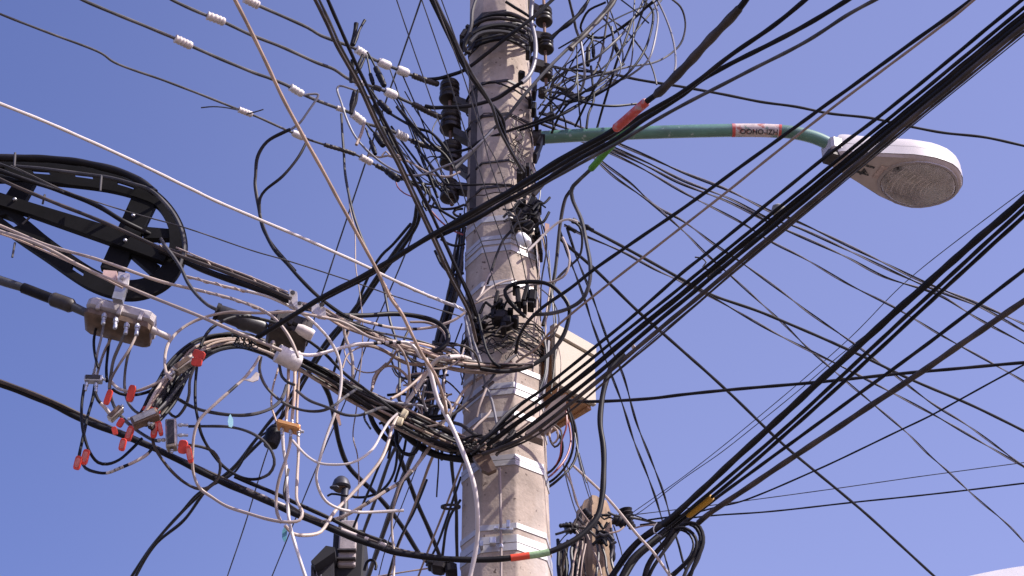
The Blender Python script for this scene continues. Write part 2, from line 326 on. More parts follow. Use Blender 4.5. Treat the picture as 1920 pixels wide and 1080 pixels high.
# the lettering is wrapped round the lower front of the pipe
p0, p1 = at(1386, 244.5, 7.1), at(1458, 246, 7.1); axd = (p1 - p0) / np.linalg.norm(p1 - p0)
LS = .034
def bend(x, y, z):
    th = R(72) - (y / AR) ; rr = AR * 1.03 + z + .0008
    # th measured below the horizontal, front side
    return p0 + axd * (x * 1.02) + np.array((0, -1, 0)) * math.cos(th) * rr + np.array((0, 0, -1)) * math.sin(th) * rr
text('OOHO-IZH', LS, (0, 0, 0), (1, 0, 0), (0, 0, 1), INK, lt, 'lettering', bend)
# luminaire head
al = R(22); ax = np.array((math.cos(al), math.sin(al), 0)); nr = np.array((math.sin(al), -math.cos(al), 0)); zz = np.array((0, 0, 1.))
L0 = at(1562, 284, 7.12); LL = .665
hw_u = [0, .03, .12, .3, .5, .65, .78, .88, .95, .985, 1.0]; hw_w = [.046, .062, .080, .122, .170, .190, .186, .155, .105, .06, .0]
def hw(u): return float(np.interp(u, hw_u, hw_w)) * .93
us = [0, .02, .06, .12, .2, .3, .4, .5, .58, .66, .73, .8, .86, .91, .945, .97, .985, .995]
outl = [(u, hw(u)) for u in us] + [(1.0, 0)] + [(u, -hw(u)) for u in reversed(us)]
def ring(k, z, ku=1., uc=.5): return [L0 + ax * LL * (uc + (u - uc) * ku) + nr * v * k + zz * z for u, v in outl]
head = MB(); head.loft([ring(1., .012), ring(1.0, .040), ring(.93, .066, .97), ring(.74, .088, .92), ring(.4, .098, .8)]); head.build('top_cover', WPT, lt)
rim = MB(); rim.loft([ring(.985, -.040, .99), ring(1.01, -.036, 1.004), ring(1.01, .008, 1.004), ring(.97, .012, .985)]); 
rimo = MB(); rimo.loft([ring(1.012, -.038, 1.004), ring(1.012, .009, 1.004)], cap=False); rimo.build('side_rim', WPT, lt)
# underside with an opening for the bowl
def lens(k, z):
    P = []
    for i, (u, v) in enumerate(outl):
        a = math.atan2(v / .19, (u - .64) / .36); cu, cv = math.cos(a), math.sin(a); q = (abs(cu)**2.7 + abs(cv)**2.7) ** (-1 / 2.7)
        P.append(L0 + ax * LL * (.675 + cu * q * .285 * k) + nr * cv * q * hw(.675 + cu * q * .285) * .86 * k + zz * z)
    return P
un = MB(); rA, rB, rC = ring(.99, -.038), ring(.93, -.052, .97, .55), lens(1.06, -.055)
un.loft([rA, rB, rC], cap=False); un.build('underside', GPT, lt)
lf = MB(); lf.loft([rC, lens(1.05, -.062), lens(.985, -.064), lens(.97, -.054)], cap=False); lf.build('bowl_frame', MAT('frame_grey', (.36, .31, .30), .5, var=.1), lt)
RF = MAT('reflector', (.85, .76, .69), .22, .95, var=.35, sc1=12, bump=1.); RF.node_tree.nodes['Bump'].inputs['Distance'].default_value = .03
rf = MB(); rf.loft([lens(.965, -.054), lens(.93, -.03), lens(.80, .005), lens(.6, .022), lens(.3, .03), lens(.05, .03)]); rf.build('reflector', RF, lt)
bl = MB(); bc = L0 + ax * LL * .56 + zz * -.036
bl.lathe(bc, ax, [(.006, -.09), (.018, -.085), (.018, -.05), (.012, -.045), (.022, -.02), (.026, .02), (.024, .06), (.012, .085), (.001, .09)], 14); bl.build('bulb', MAT('bulb_glass', (.72, .68, .62), .15, var=.05), lt)
gl = bpy.data.materials.new('bowl_glass'); gl.use_nodes = True; n = gl.node_tree; n.nodes.clear()
gt = n.nodes.new('ShaderNodeBsdfTransparent'); gt.inputs[0].default_value = (.95, .92, .90, 1); gg = n.nodes.new('ShaderNodeBsdfGlossy'); gg.inputs['Roughness'].default_value = .18
gd = n.nodes.new('ShaderNodeBsdfDiffuse'); gd.inputs[0].default_value = (.60, .52, .50, 1); g1 = n.nodes.new('ShaderNodeMixShader'); g2 = n.nodes.new('ShaderNodeMixShader')
tc = n.nodes.new('ShaderNodeTexCoord'); wv = n.nodes.new('ShaderNodeTexNoise'); wv.inputs['Scale'].default_value = 7; wv.inputs['Detail'].default_value = 2; wv.inputs['Distortion'].default_value = 2.2
mr = n.nodes.new('ShaderNodeMapRange'); mr.inputs[1].default_value = .35; mr.inputs[2].default_value = .7; mr.inputs[3].default_value = .04; mr.inputs[4].default_value = .34
n.links.new(tc.outputs['Object'], wv.inputs['Vector']); n.links.new(wv.outputs['Fac'], mr.inputs[0])
g1.inputs[0].default_value = .14; n.links.new(gt.outputs[0], g1.inputs[1]); n.links.new(gg.outputs[0], g1.inputs[2])
n.links.new(mr.outputs[0], g2.inputs[0]); n.links.new(g1.outputs[0], g2.inputs[1]); n.links.new(gd.outputs[0], g2.inputs[2])
om = n.nodes.new('ShaderNodeOutputMaterial'); n.links.new(g2.outputs[0], om.inputs[0])
gb = MB(); gb.loft([lens(.975, -.060), lens(.94, -.070), lens(.82, -.082), lens(.6, -.090), lens(.3, -.094), lens(.04, -.095)]); gb.build('glass_bowl', gl, lt)
for k in range(9):      # pale arcs added inside the glass to imitate light streaks in the bowl
    u0 = .52 + .036 * k; P = [L0 + ax * LL * (u0 - .07 * math.cos(t * .9)) + nr * (t * (.075 - .004 * k)) + zz * (-.062 - .016 * (1 - (t / 1.5) ** 2)) for t in np.linspace(-1.3 + .2 * (k % 3), 1.3 - .25 * (k % 2), 14)]
    arc_ = MB(); arc_.tube(P, .0012 + .0011 * (k % 2), 6); arc_.build('streak_arc', MAT('streak_pale', (.85, .78, .72), .3, var=.05), lt)
sk = MB(); sk.box(L0 + ax * LL * .455 + nr * .055 - zz * .06, ax * .014, nr * .024, zz * .012, 0, .004); sk.build('lamp_socket', DST, lt)
nk = MB(); nk.box(L0 + ax * .0 + zz * .012, ax * .035, nr * .055, zz * .04, 0, .012); nk.build('neck', WPT, lt)
nk = MB(); nk.box(L0 - ax * .015 - zz * .04 + nr * .0, ax * .03, nr * .04, zz * .022, 0, .008); nk.build('neck_clamp', DST, lt)
for k in (-.5, .5):
    hk = MB(); hk.box(L0 + ax * LL * .985 + nr * (-.03 + k * .03) - zz * .03, ax * .006, nr * .005, zz * .012, 0, .002); hk.build('catch', STL, lt)
def on_plane(px, py, z): return at(px, py, yz(px, py, z))
q = on_plane(1622, 303, L0[2] - .0565)
text('14', .09, q, -nr, ax, INK, lt, 'number', thick=.001)
q = on_plane(1651, 322, L0[2] - .0565) + nr * .03
mb = MB(); mb.box(q - nr * .035, ax * .018, nr * .045, zz * .0008); mb.build('label_plate', MAT('faded_label', (.50, .38, .34), .6, var=.3, sc1=60), lt, smooth=False)
mb = MB(); mb.box(q - nr * .05 + ax * .032 + zz * .001, ax * .004, nr * .04, zz * .002); mb.build('latch', DST, lt, smooth=False)
# ---------------------------------------------------------------- cabinet on the pole
cb = thing('cabinet', at(1050, 735, 7.2), 'cream white metal junction cabinet hung on the right side of the pole', 'cabinet')
be = R(43); fx = np.array((math.cos(be), math.sin(be), 0)); fn = np.array((-math.sin(be), math.cos(be), 0))    # along the door, and away from the door
c0 = at(1040, 724, 7.12); wd = .232; ht = .285; dp = .28
CBM = MAT('cabinet_paint', (.42, .36, .275), .5, var=.05); CBS = MAT('cabinet_side', (.40, .215, .105), .6, var=.25, sc1=6)
mb = MB(); mb.box(c0 + fx * wd / 2 + fn * (dp / 2 + .012) + zz * ht / 2, fx * wd / 2, fn * dp / 2, zz * ht / 2, 0, .004); mb.build('body', CBS, cb)
mb = MB(); mb.box(c0 + fx * wd / 2 + zz * (ht / 2 - .01), fx * (wd / 2 + .008), fn * .012, zz * (ht / 2 - .018), 0, .004); mb.build('door', CBM, cb)
mb = MB(); mb.box(c0 + fx * wd / 2 + zz * (ht + .008) - fn * .002, fx * (wd / 2 + .012), fn * .018, zz * .030, 0, .004); mb.build('lid_rim', CBM, cb)
mb = MB(); mb.box(c0 + fx * (wd - .014) + fn * (dp / 2 + .01) - zz * .005, fx * .012, fn * dp / 2, zz * .006, 0, .002); mb.build('bottom_lip', CBS, cb)
mb = MB(); mb.tube([at(1028, 640, 7.1), at(1024, 700, 7.1), at(1018, 740, 7.1)], .009, 8); mb.build('mounting_strap', S, cb)
# ---------------------------------------------------------------- cables and wires
def c(label, mat, w, pts, Y=7., mode='y', ref=0, **k):
    nm = k.pop('name', None) or {'twist': 'twisted_cable', 'wrap': 'wrapped_cable'}.get(k.get('kind'), 'wire' if w < 3.6 else 'cable')
    k.setdefault('cat', 'wire' if w < 3.6 else 'cable'); return wire(nm, label, mat, w, pts, Y, mode, ref, **k)
h = dict(mode='h', ref=-1); h0 = dict(mode='h', ref=0)
# --- bare line wires dead-ended on the left insulators
P1 = 'line wires coming in from the upper left'
k1 = 'topmost line wire from the upper left, with three white sleeves near its insulator'
c(k1, G, 5.5, '438,-14 480,8 577,52 600,66 623,75 667,92 693,108 725,122 745,130 773,141 797,150 823,158', 7.15, group=P1, **h)
k2 = 'second line wire from the upper left, with a pale splice near the picture top'
c(k2, G, 5.5, '300,-14 323,0 380,26 410,37 467,64 530,89 593,117 627,130 647,144 667,154 700,163 735,177 757,188 780,198 800,208 828,221', 7.15, group=P1, **h)
k3 = 'third line wire from the upper left, with a ribbed sleeve at mid span'
c(k3, G, 5.5, '128,-14 155,0 190,15 327,72 360,87 480,138 500,145 537,160 568,177 623,199 660,213 683,230 727,243 770,263 797,273 828,281', 7.15, group=P1, **h)
k4 = 'lowest line wire from the left edge, kinked once before its small splice'
c(k4, G, 4, '-14,20 0,26 100,65 190,100 213,116 313,153 447,205 480,218 533,242 577,261 607,271 667,290 697,306 727,321 757,336 793,344 832,347', 7.15, group=P1, **h)
for kk, a, b, m, ks in ((k1, (667, 92), (688, 102), WPL, 3.1), (k1, (713, 117), (733, 127), WPL, 3.4), (k1, (746, 130), (768, 139), WPL, 3.5), (k2, (668, 155), (686, 159), WPL, 3), (k2, (719, 170), (744, 182), WPL, 3.4),
                        (k3, (541, 163), (567, 176), WPL, 2.9), (k3, (628, 200), (645, 208), PKP, 2.1), (k3, (663, 214), (683, 229), WPL, 3.2), (k3, (741, 249), (762, 260), WPL, 3.3), (k4, (545, 247), (568, 257), WPL, 3.8), (k4, (677, 297), (698, 307), PKP, 3.6)):
    sleeve(kk, a, b, m, 'sleeve', ks * .84, rib=0 if m is WPL and ks > 3.3 else 4)
for kk, a, b in ((k1, (457, -1), (483, 9)), (k2, (390, 30), (422, 43)), (k3, (328, 73), (360, 87)), (k4, (446, 205), (474, 216))): sleeve(kk, a, b, PKP, 'splice', 2.7, rib=5)
for kk, a, b, ks in ((k1, (773, 141), (820, 157), 2.0), (k2, (775, 196), (826, 220), 2), (k3, (770, 264), (826, 281), 1.9), (k4, (607, 271), (667, 290), 2), (k4, (705, 310), (760, 336), 2.2), (k2, (700, 163), (716, 169), 1.8)): sleeve(kk, a, b, DST, 'dead_end_wrap', ks, rib=9)
c('loose bare end sticking left out of the lowest line wire splice', G, 2.6, '377,202 400,200 425,202 445,206', 6.6)
c('short bare end poking right above the lowest line wire splice', G, 2.6, '462,214 478,210 494,205', 6.55)
# --- dark leads fanning from the line wires down to the pole
LD = 'dark leads between the line wires and the pole'
for i, (lb, pts, wp) in enumerate((('black lead from the second insulator row running straight down to the rack', '744,200 770,233 797,267 815,283', 5), ('black lead curving over to the second insulator', '729,211 757,228 784,241 807,248 829,269 840,285', 5),
    ('black lead crossing behind the third insulator from the upper left', '751,207 781,241 808,268 835,292 850,315', 5), ('black lead from the white sleeve of the third line wire to the lowest insulator', '779,274 797,296 816,321 835,345', 4.5),
    ('black lead hanging from the splice of the third line wire', '718,240 726,262 734,285 742,300 752,322', 4.5), ('long black lead from the second line wire down past the lowest insulator', '697,163 706,200 722,240 748,290 775,325 800,352', 5),
    ('thin black wire looping beside the second insulator', '822,222 812,240 812,262 826,275 838,262', 2.4), ('thin black wire looping beside the third insulator', '835,290 815,298 802,315 810,333 828,345', 2.4),
    ('thin black wire looping under the third insulator', '793,302 806,294 822,295 838,300', 2.4), ('thin pinkish wire looping left of the lowest insulator', '741,333 745,350 757,362 770,368 783,375', 2.4),
    ('black lead bending from the lowest line wire to the crossing cables', '730,322 760,338 790,352 812,372 825,395', 5), ('dark lead looping below the lowest line wire by the insulators', '757,335 780,348 800,356 806,375 796,388', 4),
    ('dark lead kinked down near the lowest insulator', '790,345 798,362 792,380 800,395', 4), ('second dark lead kinked down near the lowest insulator', '803,350 808,368 815,378 806,392', 4),
    ('dark wire from the third insulator to the pole side band', '832,345 860,347 895,346 925,345 955,348', 3.5))):
    c(lb, RD if 'pinkish' in lb else K, wp, pts, 7.0, group=LD)
for lb, pts, wp, Y in (('short black tape wound tail standing up at the first white sleeve, straight one', '668,44 665,64 661,84', 8, 6.7), ('short black tail standing up at the first white sleeve, leaning right', '684,38 674,56 664,84', 5, 6.72),
    ('black tail reaching from the second line wire up to the first, left one', '662,113 660,130 659,154', 8, 6.75), ('black tail reaching from the second line wire up to the first, slanting one', '680,102 672,122 661,150', 5, 6.73),
    ('second slanting black tail between the first two line wires', '684,108 676,126 666,140', 5, 6.74), ('black tail standing on the third line wire, left one', '664,172 661,190 657,212', 7, 6.8), ('black tail standing on the third line wire, leaning right', '671,168 668,186 660,212', 5, 6.79),
    ('pinkish grey bare strap joining the third and lowest line wires', '683,232 678,250 668,272', 6, 6.8)):
    c(lb, T if 'pinkish' in lb else K, wp, pts, Y, group='tails on the line wires', kind='plain' if 'pinkish' in lb else 'rough')
def splice(lb, x0, y0, x1, y1, wp, Y, lead, n=1):      # black moulded connector with its two leads
    m = mpp(x0, y0, Y); t = thing('fuse_connector', at(x0, y0, Y), lb, 'connector', 'black connectors hanging at the line wires'); mb = MB()
    a, b = at(x0, y0, Y), at(x1, y1, Y - .02); L = np.linalg.norm(b - a); r = wp / 2 * m
    mb.lathe(a, b - a, [(r * .4, 0), (r * .9, L * .05), (r, L * .2), (r * .8, L * .28), (r * 1.05, L * .35), (r * 1.05, L * .7), (r * .8, L * .76), (r, L * .84), (r * .8, L * .97), (r * .4, L)], 10); mb.build('body', K, t)
    Q = spline([(q[0], q[1], Y) for q in lead + [(x0, y0)]], 5); mb = MB(); mb.tube([at(*q) for q in Q], 2 * m, 6); mb.build('lead', K, t)
splice('short black connector left of the bigger one under the first white sleeve', 694, 138, 700, 158, 8, 6.72, [(687, 104), (691, 120)])
splice('large black connector hanging slanted below the second white sleeve', 704, 126, 721, 162, 12, 6.7, [(689, 98), (697, 112)])
splice('black connector with curved leads just above the third line wire', 710, 190, 732, 212, 12, 6.78, [(694, 168), (702, 178)])
splice('black connector touching the third line wire from above', 702, 197, 716, 218, 11, 6.8, [(696, 170), (699, 182)])
splice('small black connector hanging upright above the lowest line wire', 695, 264, 704, 290, 9, 6.85, [(686, 240), (690, 252)])
splice('black connector lying slanted between the third and lowest line wires', 703, 250, 719, 274, 12, 6.85, [(688, 233), (695, 242)])
splice('black connector at the lowest line wire beside the crossing cables', 724, 320, 748, 338, 13, 6.85, [(715, 312), (720, 316)])
splice('black connector in the wire tangle right of the pole', 1103, 88, 1102, 124, 9, 7.1, [(1111, 62), (1110, 76)])
splice('second black connector beside the first in the tangle right of the pole', 1112, 84, 1113, 108, 7, 7.12, [(1106, 66), (1110, 76)])
splice('small slanted black connector hanging below a grey cable in the right tangle', 1150, 74, 1160, 104, 8, 7.1, [(1147, 50), (1149, 64)])
# --- pale and black jumpers left of the insulators
c('big black loop bowing left of the insulators down to the cable crossing', K, 6, '545,243 533,248 500,266 483,293 479,330 478,345 485,387 493,423 513,467 537,493 560,520 593,553 633,583 655,596', 6.45)
c('inner black loop beside the big one, bowed towards the white sleeve', K, 5, '575,266 560,293 530,330 497,357 488,371 487,395 492,425 506,452 530,482 553,508', 6.45)
c('grey bare jumper from the third to the lowest line wire, hooked at its top', S, 4.6, '545,243 562,230 578,208 592,188 597,178 590,176 570,178', 6.6)
c('long pale grey jumper looping from the third line wire under the insulators', S, 4.2, '697,185 680,175 653,165 637,161 632,166 640,193 650,223 667,257 693,287 727,313 763,328 795,327 830,313 863,299 900,268 925,243', 6.9)
c('cream cord sagging below the third insulator', CR, 4.2, '690,291 713,295 727,292 745,298 767,303 793,318 815,328 842,331 863,322', 7.02)
c('knotted cream cord end by the third insulator', CR, 3.2, '716,292 724,284 732,292 745,290 757,300 767,303', 7.0)
c('pale cord beside the sagging one below the third insulator', CR, 3, '770,346 790,352 812,350 830,344', 7.05)
c('dark wavy cable dropping from the third line wire past the tan cord', G, 4.6, '640,213 642,253 645,287 647,320 652,355 662,400 677,443 693,480 703,500 720,540 725,567 732,605 741,633 747,667 749,700 749,752', 6.9)
c('thin pale wire dropping beside the dark wavy cable on the left', T, 2.6, '645,307 657,393 665,433 667,500 673,540 680,600 680,640 678,671 671,729 669,760 662,818 670,851 673,891 671,930', 6.95)
c('straight dark far wire from the top, left of the pole, to the picture bottom', G, 3, '792,-8 747,123 727,180 667,360 605,547 582,620 545,730 500,850 461,978 424,1088', 9., mode='h', ref=4)
c('second far dark wire, falling from the crossing cables past the ventilator cap', G, 2.8, '790,390 770,450 733,540 707,600 680,665 651,744 613,830 553,975 507,1088', 7.9, **h0)
# --- black drop bundle passing over the pole from the top
DG = 'black drop cables crossing the pole face from the top'
for i, (d, lb) in enumerate(((0, 'leftmost black drop cable slanting across the upper pole face'), (5, 'middle black drop cable slanting across the upper pole face'), (-5, 'rightmost black drop cable slanting across the upper pole face'))):
    s = ['808,-8 840,57 877,133 917,190 937,228 952,268 978,318', '812,-8 846,60 884,135 921,196 935,240 957,282 982,322', '804,-8 833,52 870,126 912,184 942,222 948,262 974,312'][i]
    c(lb, (K, G, K)[i], 5.6, s, 6.88, group=DG, **h)
TG = 'thin wires coming down from the top over the pole'
for lb, s in (('leftmost thin wire from the top, landing on the left pole face', '741,-8 763,57 813,200 833,257 860,335 880,397 907,467 931,545'), ('second thin wire from the top, crossing the uppermost insulator', '788,-8 840,143 877,260 893,300 923,397 950,473 967,533'),
              ('third thin wire from the top, running down the pole front', '825,-8 880,147 905,250 917,300 947,387 977,480 987,527'), ('rightmost thin wire from the top, close beside the black drop cables', '811,-8 863,127 907,257 930,300 955,370 980,440 1000,505')):
    c(lb, G, 2.3, s, 6.8, group=TG, **h)
XG = 'dark cables slanting from the top left down to the pole'
c('foremost black cable of the pair slanting from the top left down to the pole side', B, 6.2, '586,-10 613,43 630,83 667,150 713,247 747,310 770,360 807,437 843,517 880,590 893,640', 6.85, group=XG, **h)
c('grey black cable hugging the left slanting pair', G, 4.4, '594,-10 620,44 637,84 673,150 718,245 751,307 775,357 812,436 849,517 884,588', 6.88, group=XG, **h)
c('black cable slanting from the top just right of the pair', K, 6, '611,-10 657,97 697,180 737,257 767,320 793,367 833,453 877,553 892,592', 6.9, group=XG, **h)
c('thinner black cable continuing beside the slanting cables to the pole', K, 4.4, '765,318 800,385 832,448 858,505 884,560 897,600', 6.95, group=XG, **h)
# --- long tan and white cords on the left
kt = 'long sandy cord slanting from the top left edge down over the cable crossing'
c(kt, TAN2, 7.2, '434,-14 480,78 540,202 627,360 703,500 733,560 752,586 769,620 793,667 813,698 829,738 837,775', 6.35, **h)
c('thick white cable hanging in front of the pole down to the picture bottom', W, 8.6, '798,672 807,698 822,751 836,778 858,825 877,872 890,916 896,960 893,1023 880,1088', (6.35, 6.5))
c('thin sandy cord running alongside the long sandy cord', TAN2, 3.2, '703,500 735,556 757,592 775,630 800,680 826,726 834,760', 6.45)
kw = 'white cable from the left edge above the storage hoop to the pole'
c(kw, W, 6.2, '-12,190 120,243 360,355 400,375 583,453 693,503 710,512 763,537 810,557 862,577', 6.9, **h)
c('twisted white tie winding round the white cable near the pole', WPL, 6.4, '745,529 763,537 810,557 862,577 874,584', 6.87, kind='wrap', cat='cable tie')
c('thin grey wire crossing in front of the storage hoop', G, 2.6, '20,310 60,329 120,357 240,397 347,427 480,472 533,487 667,530 733,553 863,593', 5.9, mode='h', ref=3)
# --- cream service cables from the left edge
SG = 'cream cables from the left edge'
k5 = 'upper cream cable from the left edge, spirally wrapped before the tape'
c(k5, CR, 6, '-12,420 0,423 90,460 187,488 300,527 393,549 440,562 484,578 515,597 532,616 547,640 560,670', 6.0, group=SG)
c('pale spiral tie wound round the upper cream cable', CR, 6.2, '384,546 393,549 440,562 484,578', 5.98, kind='wrap', cat='cable tie')
c('lower cream cable from the left edge ending at the white taped joint', CR, 7, '-12,428 0,433 77,460 167,507 277,553 367,590 433,619 482,638 528,657', 5.98, group=SG)
c('thin cream cable between the other two at the left edge', TAN2, 4, '-12,434 40,452 110,482 190,520 230,540', 6.02, group=SG)
c('pale wrapped cable starting below the storage hoop', CR, 6.4, '345,517 395,530 430,539 465,547', 6.05, kind='wrap')
k7 = 'long cream cable curling down past the ventilator cap to a loose cut end'
c(k7, W, 5.6, '462,546 501,556 537,571 556,581 580,597 602,618 616,635 631,662 639,692 639,725 631,764 609,829 599,864 593,893 598,918 611,940 636,954 669,960 700,960 757,957', (6.1, 6.6))
k8 = 'brownish arc of cable bowing left from the line of steel clamps'
c(k8, CR, 6, '322,712 312,700 309,674 315,645 332,623 361,604 395,592 429,586 477,587 513,586 549,584 580,590 602,594 636,602 658,612 691,631 720,640', 6.08)
c('black arc of cable over the splice closure', K, 5.4, '376,650 383,633 395,616 424,599 453,593 482,597 513,605 549,621 600,655 644,698 689,733 742,772', (6.0, 6.5))
# --- thick cables sweeping from upper right across the pole
k9 = 'thick taped black cable sweeping from the top right across the pole to the splice closure'
c(k9, K, 9.5, '1409,-14 1390,12 1330,75 1280,130 1240,170 1213,190 1147,246 1110,267 1050,299 1000,331 950,362 900,390 817,437 700,507 600,560 540,597 482,633', 6.0, **h)
sleeve(k9, (1392, 8), (1226, 182), B, 'brown_tape_wrap', 1.55, rib=22); sleeve(k9, (1212, 192), (1150, 243), REDT, 'red_tape', 1.55)
UG = 'black cables fanning out to the upper right from the pole'
c('black cable leaving the crossing towards the top edge, steepest of the upper fan', K, 7.5, '1520,-8 1449,49 1378,98 1280,172 1200,219 1150,252 1067,300 1000,339 940,372 880,407 810,441 700,512 602,563', 6.08, group=UG, **h)
c('black cable of the upper fan just below the steepest one', K, 8, '1602,-8 1520,42 1449,80 1369,120 1307,156 1280,178 1205,226 1160,258 1080,302 1010,345 950,377 886,414 815,446', 6.4, group=UG, **h)
c('grey black cable, lowest of the upper fan', G, 6.2, '1655,-8 1591,27 1511,78 1413,129 1280,197 1227,227 1167,263 1100,300 1040,333 1000,356 940,384 880,410 830,436', 6.5, group=UG, **h)
kg = 'cable with a green taped section hanging in a big loop right of the pole'
c(kg, G, 6.6, '1300,160 1240,198 1200,226 1175,245 1140,280 1107,318 1086,338 1072,354 1073,373 1090,413 1100,460 1107,500 1105,533 1093,560 1067,578 1033,588 1000,590', (6.3, 6.95))
sleeve(kg, (1183, 238), (1108, 316), GRN, 'green_tape', 1.75)
c('dirty brown lapped cable under the fan right of the pole', B, 9, '1120,272 1090,288 1060,312 1030,335 1010,352 1000,366', 6.9, kind='rough')
# --- single spans to the upper right
c('single black cable from the top right edge across the lamp arm to the pole front', K, 6.2, '1832,-8 1471,253 1280,391 1110,508 1070,540 1013,580 987,607 973,633 967,662', 6.85, **h)
c('thin sandy cable running below the single black one across the lamp arm', T, 5, '1840,-12 1782,36 1547,213 1351,369 1067,592 1027,628 1005,655 984,668 968,679', 6.85, **h)
RG = 'black cables of the big bundle crossing in front of the street light'
c('uppermost cable of the big bundle crossing in front of the street light', K, 6, '1930,-12 1672,200 1542,299 1396,417 1320,479 1280,511 1178,600 1060,695 1010,735 980,756 945,790 912,822 896,828', 6.8, group=RG, **h)
c('second cable from the top in the big bundle over the street light', K, 6, '1936,1 1694,200 1345,483 1192,606 1090,688 1010,750 925,812 900,832', 6.8, group=RG, **h)
c('thickest black cable in the middle of the big bundle over the street light', K, 10, '1936,16 1712,200 1366,480 1211,606 1110,689 1030,752 960,800 915,834', 6.8, group=RG, **h)
c('black cable just under the thickest one in the big bundle', K, 8, '1936,26 1723,200 1380,482 1218,616 1120,700 1040,764 975,812 925,844', 6.78, group=RG, **h)
c('brown weathered cable along the underside of the big bundle', B, 8, '1936,36 1734,202 1393,487 1224,628 1150,690 1070,756 985,820 905,852', 6.76, group=RG, **h)
c('lowest brown cable of the big bundle', B, 4, '1936,46 1738,208 1397,492 1228,638 1155,698 1080,762 1000,820 930,850', 6.8, group=RG, **h)
c('thin grey cable between the big bundle and its lowest brown cable', G, 2.4, '1936,53 1742,210 1400,492 1208,650 1140,710', 6.6, group=RG, **h)
c('small bent wire hook on the big bundle', G, 3, '1303,482 1316,484 1324,492 1318,500 1330,506 1344,500', 6.1)
c('dark clump of tape on the big bundle below the hook', B, 13, '1330,520 1338,510 1348,504', 6.1, kind='rough', cat='tape')
kb = 'thick black cable hanging from the big bundle, curving under the pole to the left edge'
c(kb, K, 9.8, '-14,716 0,721 93,757 156,787 259,829 352,871 419,905 480,932 540,958 600,982 650,1004 704,1024 742,1036 820,1047 900,1049 957,1046 985,1043 1029,1036 1073,1016 1098,996 1120,967 1129,929 1131,884 1131,836 1126,794 1128,756 1136,717 1147,688 1168,664', (6.6, 6.82), j=0)
sleeve(kb, (957, 1046), (990, 1042), ORG, 'orange_tape', 1.25); sleeve(kb, (990, 1042), (1029, 1036), GRP, 'green_tape', 1.22)
kb2 = 'weathered strand lashed along the thick black cable at lower left'
c(kb2, B, 7, '-14,710 93,750 200,799 310,847 420,899 500,935 580,968 640,994 704,1017 760,1035 815,1043', (6.58, 6.8), j=.015)
for a, b in (((462, 918), (474, 923)), ((488, 929), (500, 934)), ((516, 941), (536, 950)), ((640, 994), (672, 1006)), ((682, 1010), (690, 1013)), ((708, 1018), (724, 1024))): sleeve(kb2, a, b, PKP, 'pale_tape', 1.12)
c('dark lashing rod above the thick black cable at lower left', K, 7, '440,893 500,919 560,946 620,972 680,1001 740,1024', (6.66, 6.8), j=.01)
c('black cable leaving the cabinet level with a slight rise to the right edge', K, 5.6, '1036,742 1078,752 1117,753 1219,747 1280,740 1400,728 1529,717 1716,698 1932,679', 7.0, mode='h', ref=2)
# --- lower right bundle to the far clamp
QG = 'black cables of the lower right bundle'
kc = dict(mode='h', ref=-1)
c('thickest outer cable of the lower right bundle, along its upper edge', K, 10.5, '1932,362 1700,566 1440,804 1280,952 1244,984', 7.6, group=QG, **kc)
c('black cable just inside the upper edge of the lower right bundle', K, 6, '1932,379 1700,592 1458,815 1290,958 1250,990', 7.6, group=QG, **kc)
ky = 'black cable with a yellow taped section in the lower right bundle'
c(ky, K, 6, '1932,394 1769,543 1591,708 1400,878 1330,936 1285,970 1262,988', 7.6, group=QG, **kc)
sleeve(ky, (1336, 930), (1292, 968), YEL, 'yellow_tape', 2.0)
c('black cable of the lower right bundle meeting the right edge at mid height', K, 5.4, '1932,497 1760,629 1471,840 1330,944 1290,976', 7.6, group=QG, **kc)
c('separate thick black cable below the lower right bundle', B, 9, '1932,556 1707,711 1453,880 1325,967 1310,980', 7.7, group=QG, **kc)
c('thin black wire sloping up right from the far clamp to the right edge', K, 3.4, '1932,677 1853,720 1747,778 1687,807 1538,878 1390,940 1347,950 1300,962 1215,975', 8., **kc)
c('fine wire above the lower right bundle, upper one of two', G, 1.7, '1930,350 1862,400 1700,527 1591,636 1422,782 1280,895 1192,957 1174,970', 11.5, **kc)
c('fine wire above the lower right bundle, lower one of two', G, 1.7, '1660,600 1580,662 1500,730 1420,795 1350,850 1282,897 1200,960 1178,972', 11.8, **kc)
c('faint fine wire rising slightly towards the right edge near the bottom', G, 1.7, '1930,866 1735,892 1560,917 1390,940 1330,948 1180,966', 11.8, **kc)
c('thin black wire rising slightly towards the right edge, lowest one', K, 3.2, '1930,905 1770,924 1600,942 1433,960 1323,968 1200,984', 11.5, **kc)
LG = 'black cables looped at the clamp near the small wooden pole'
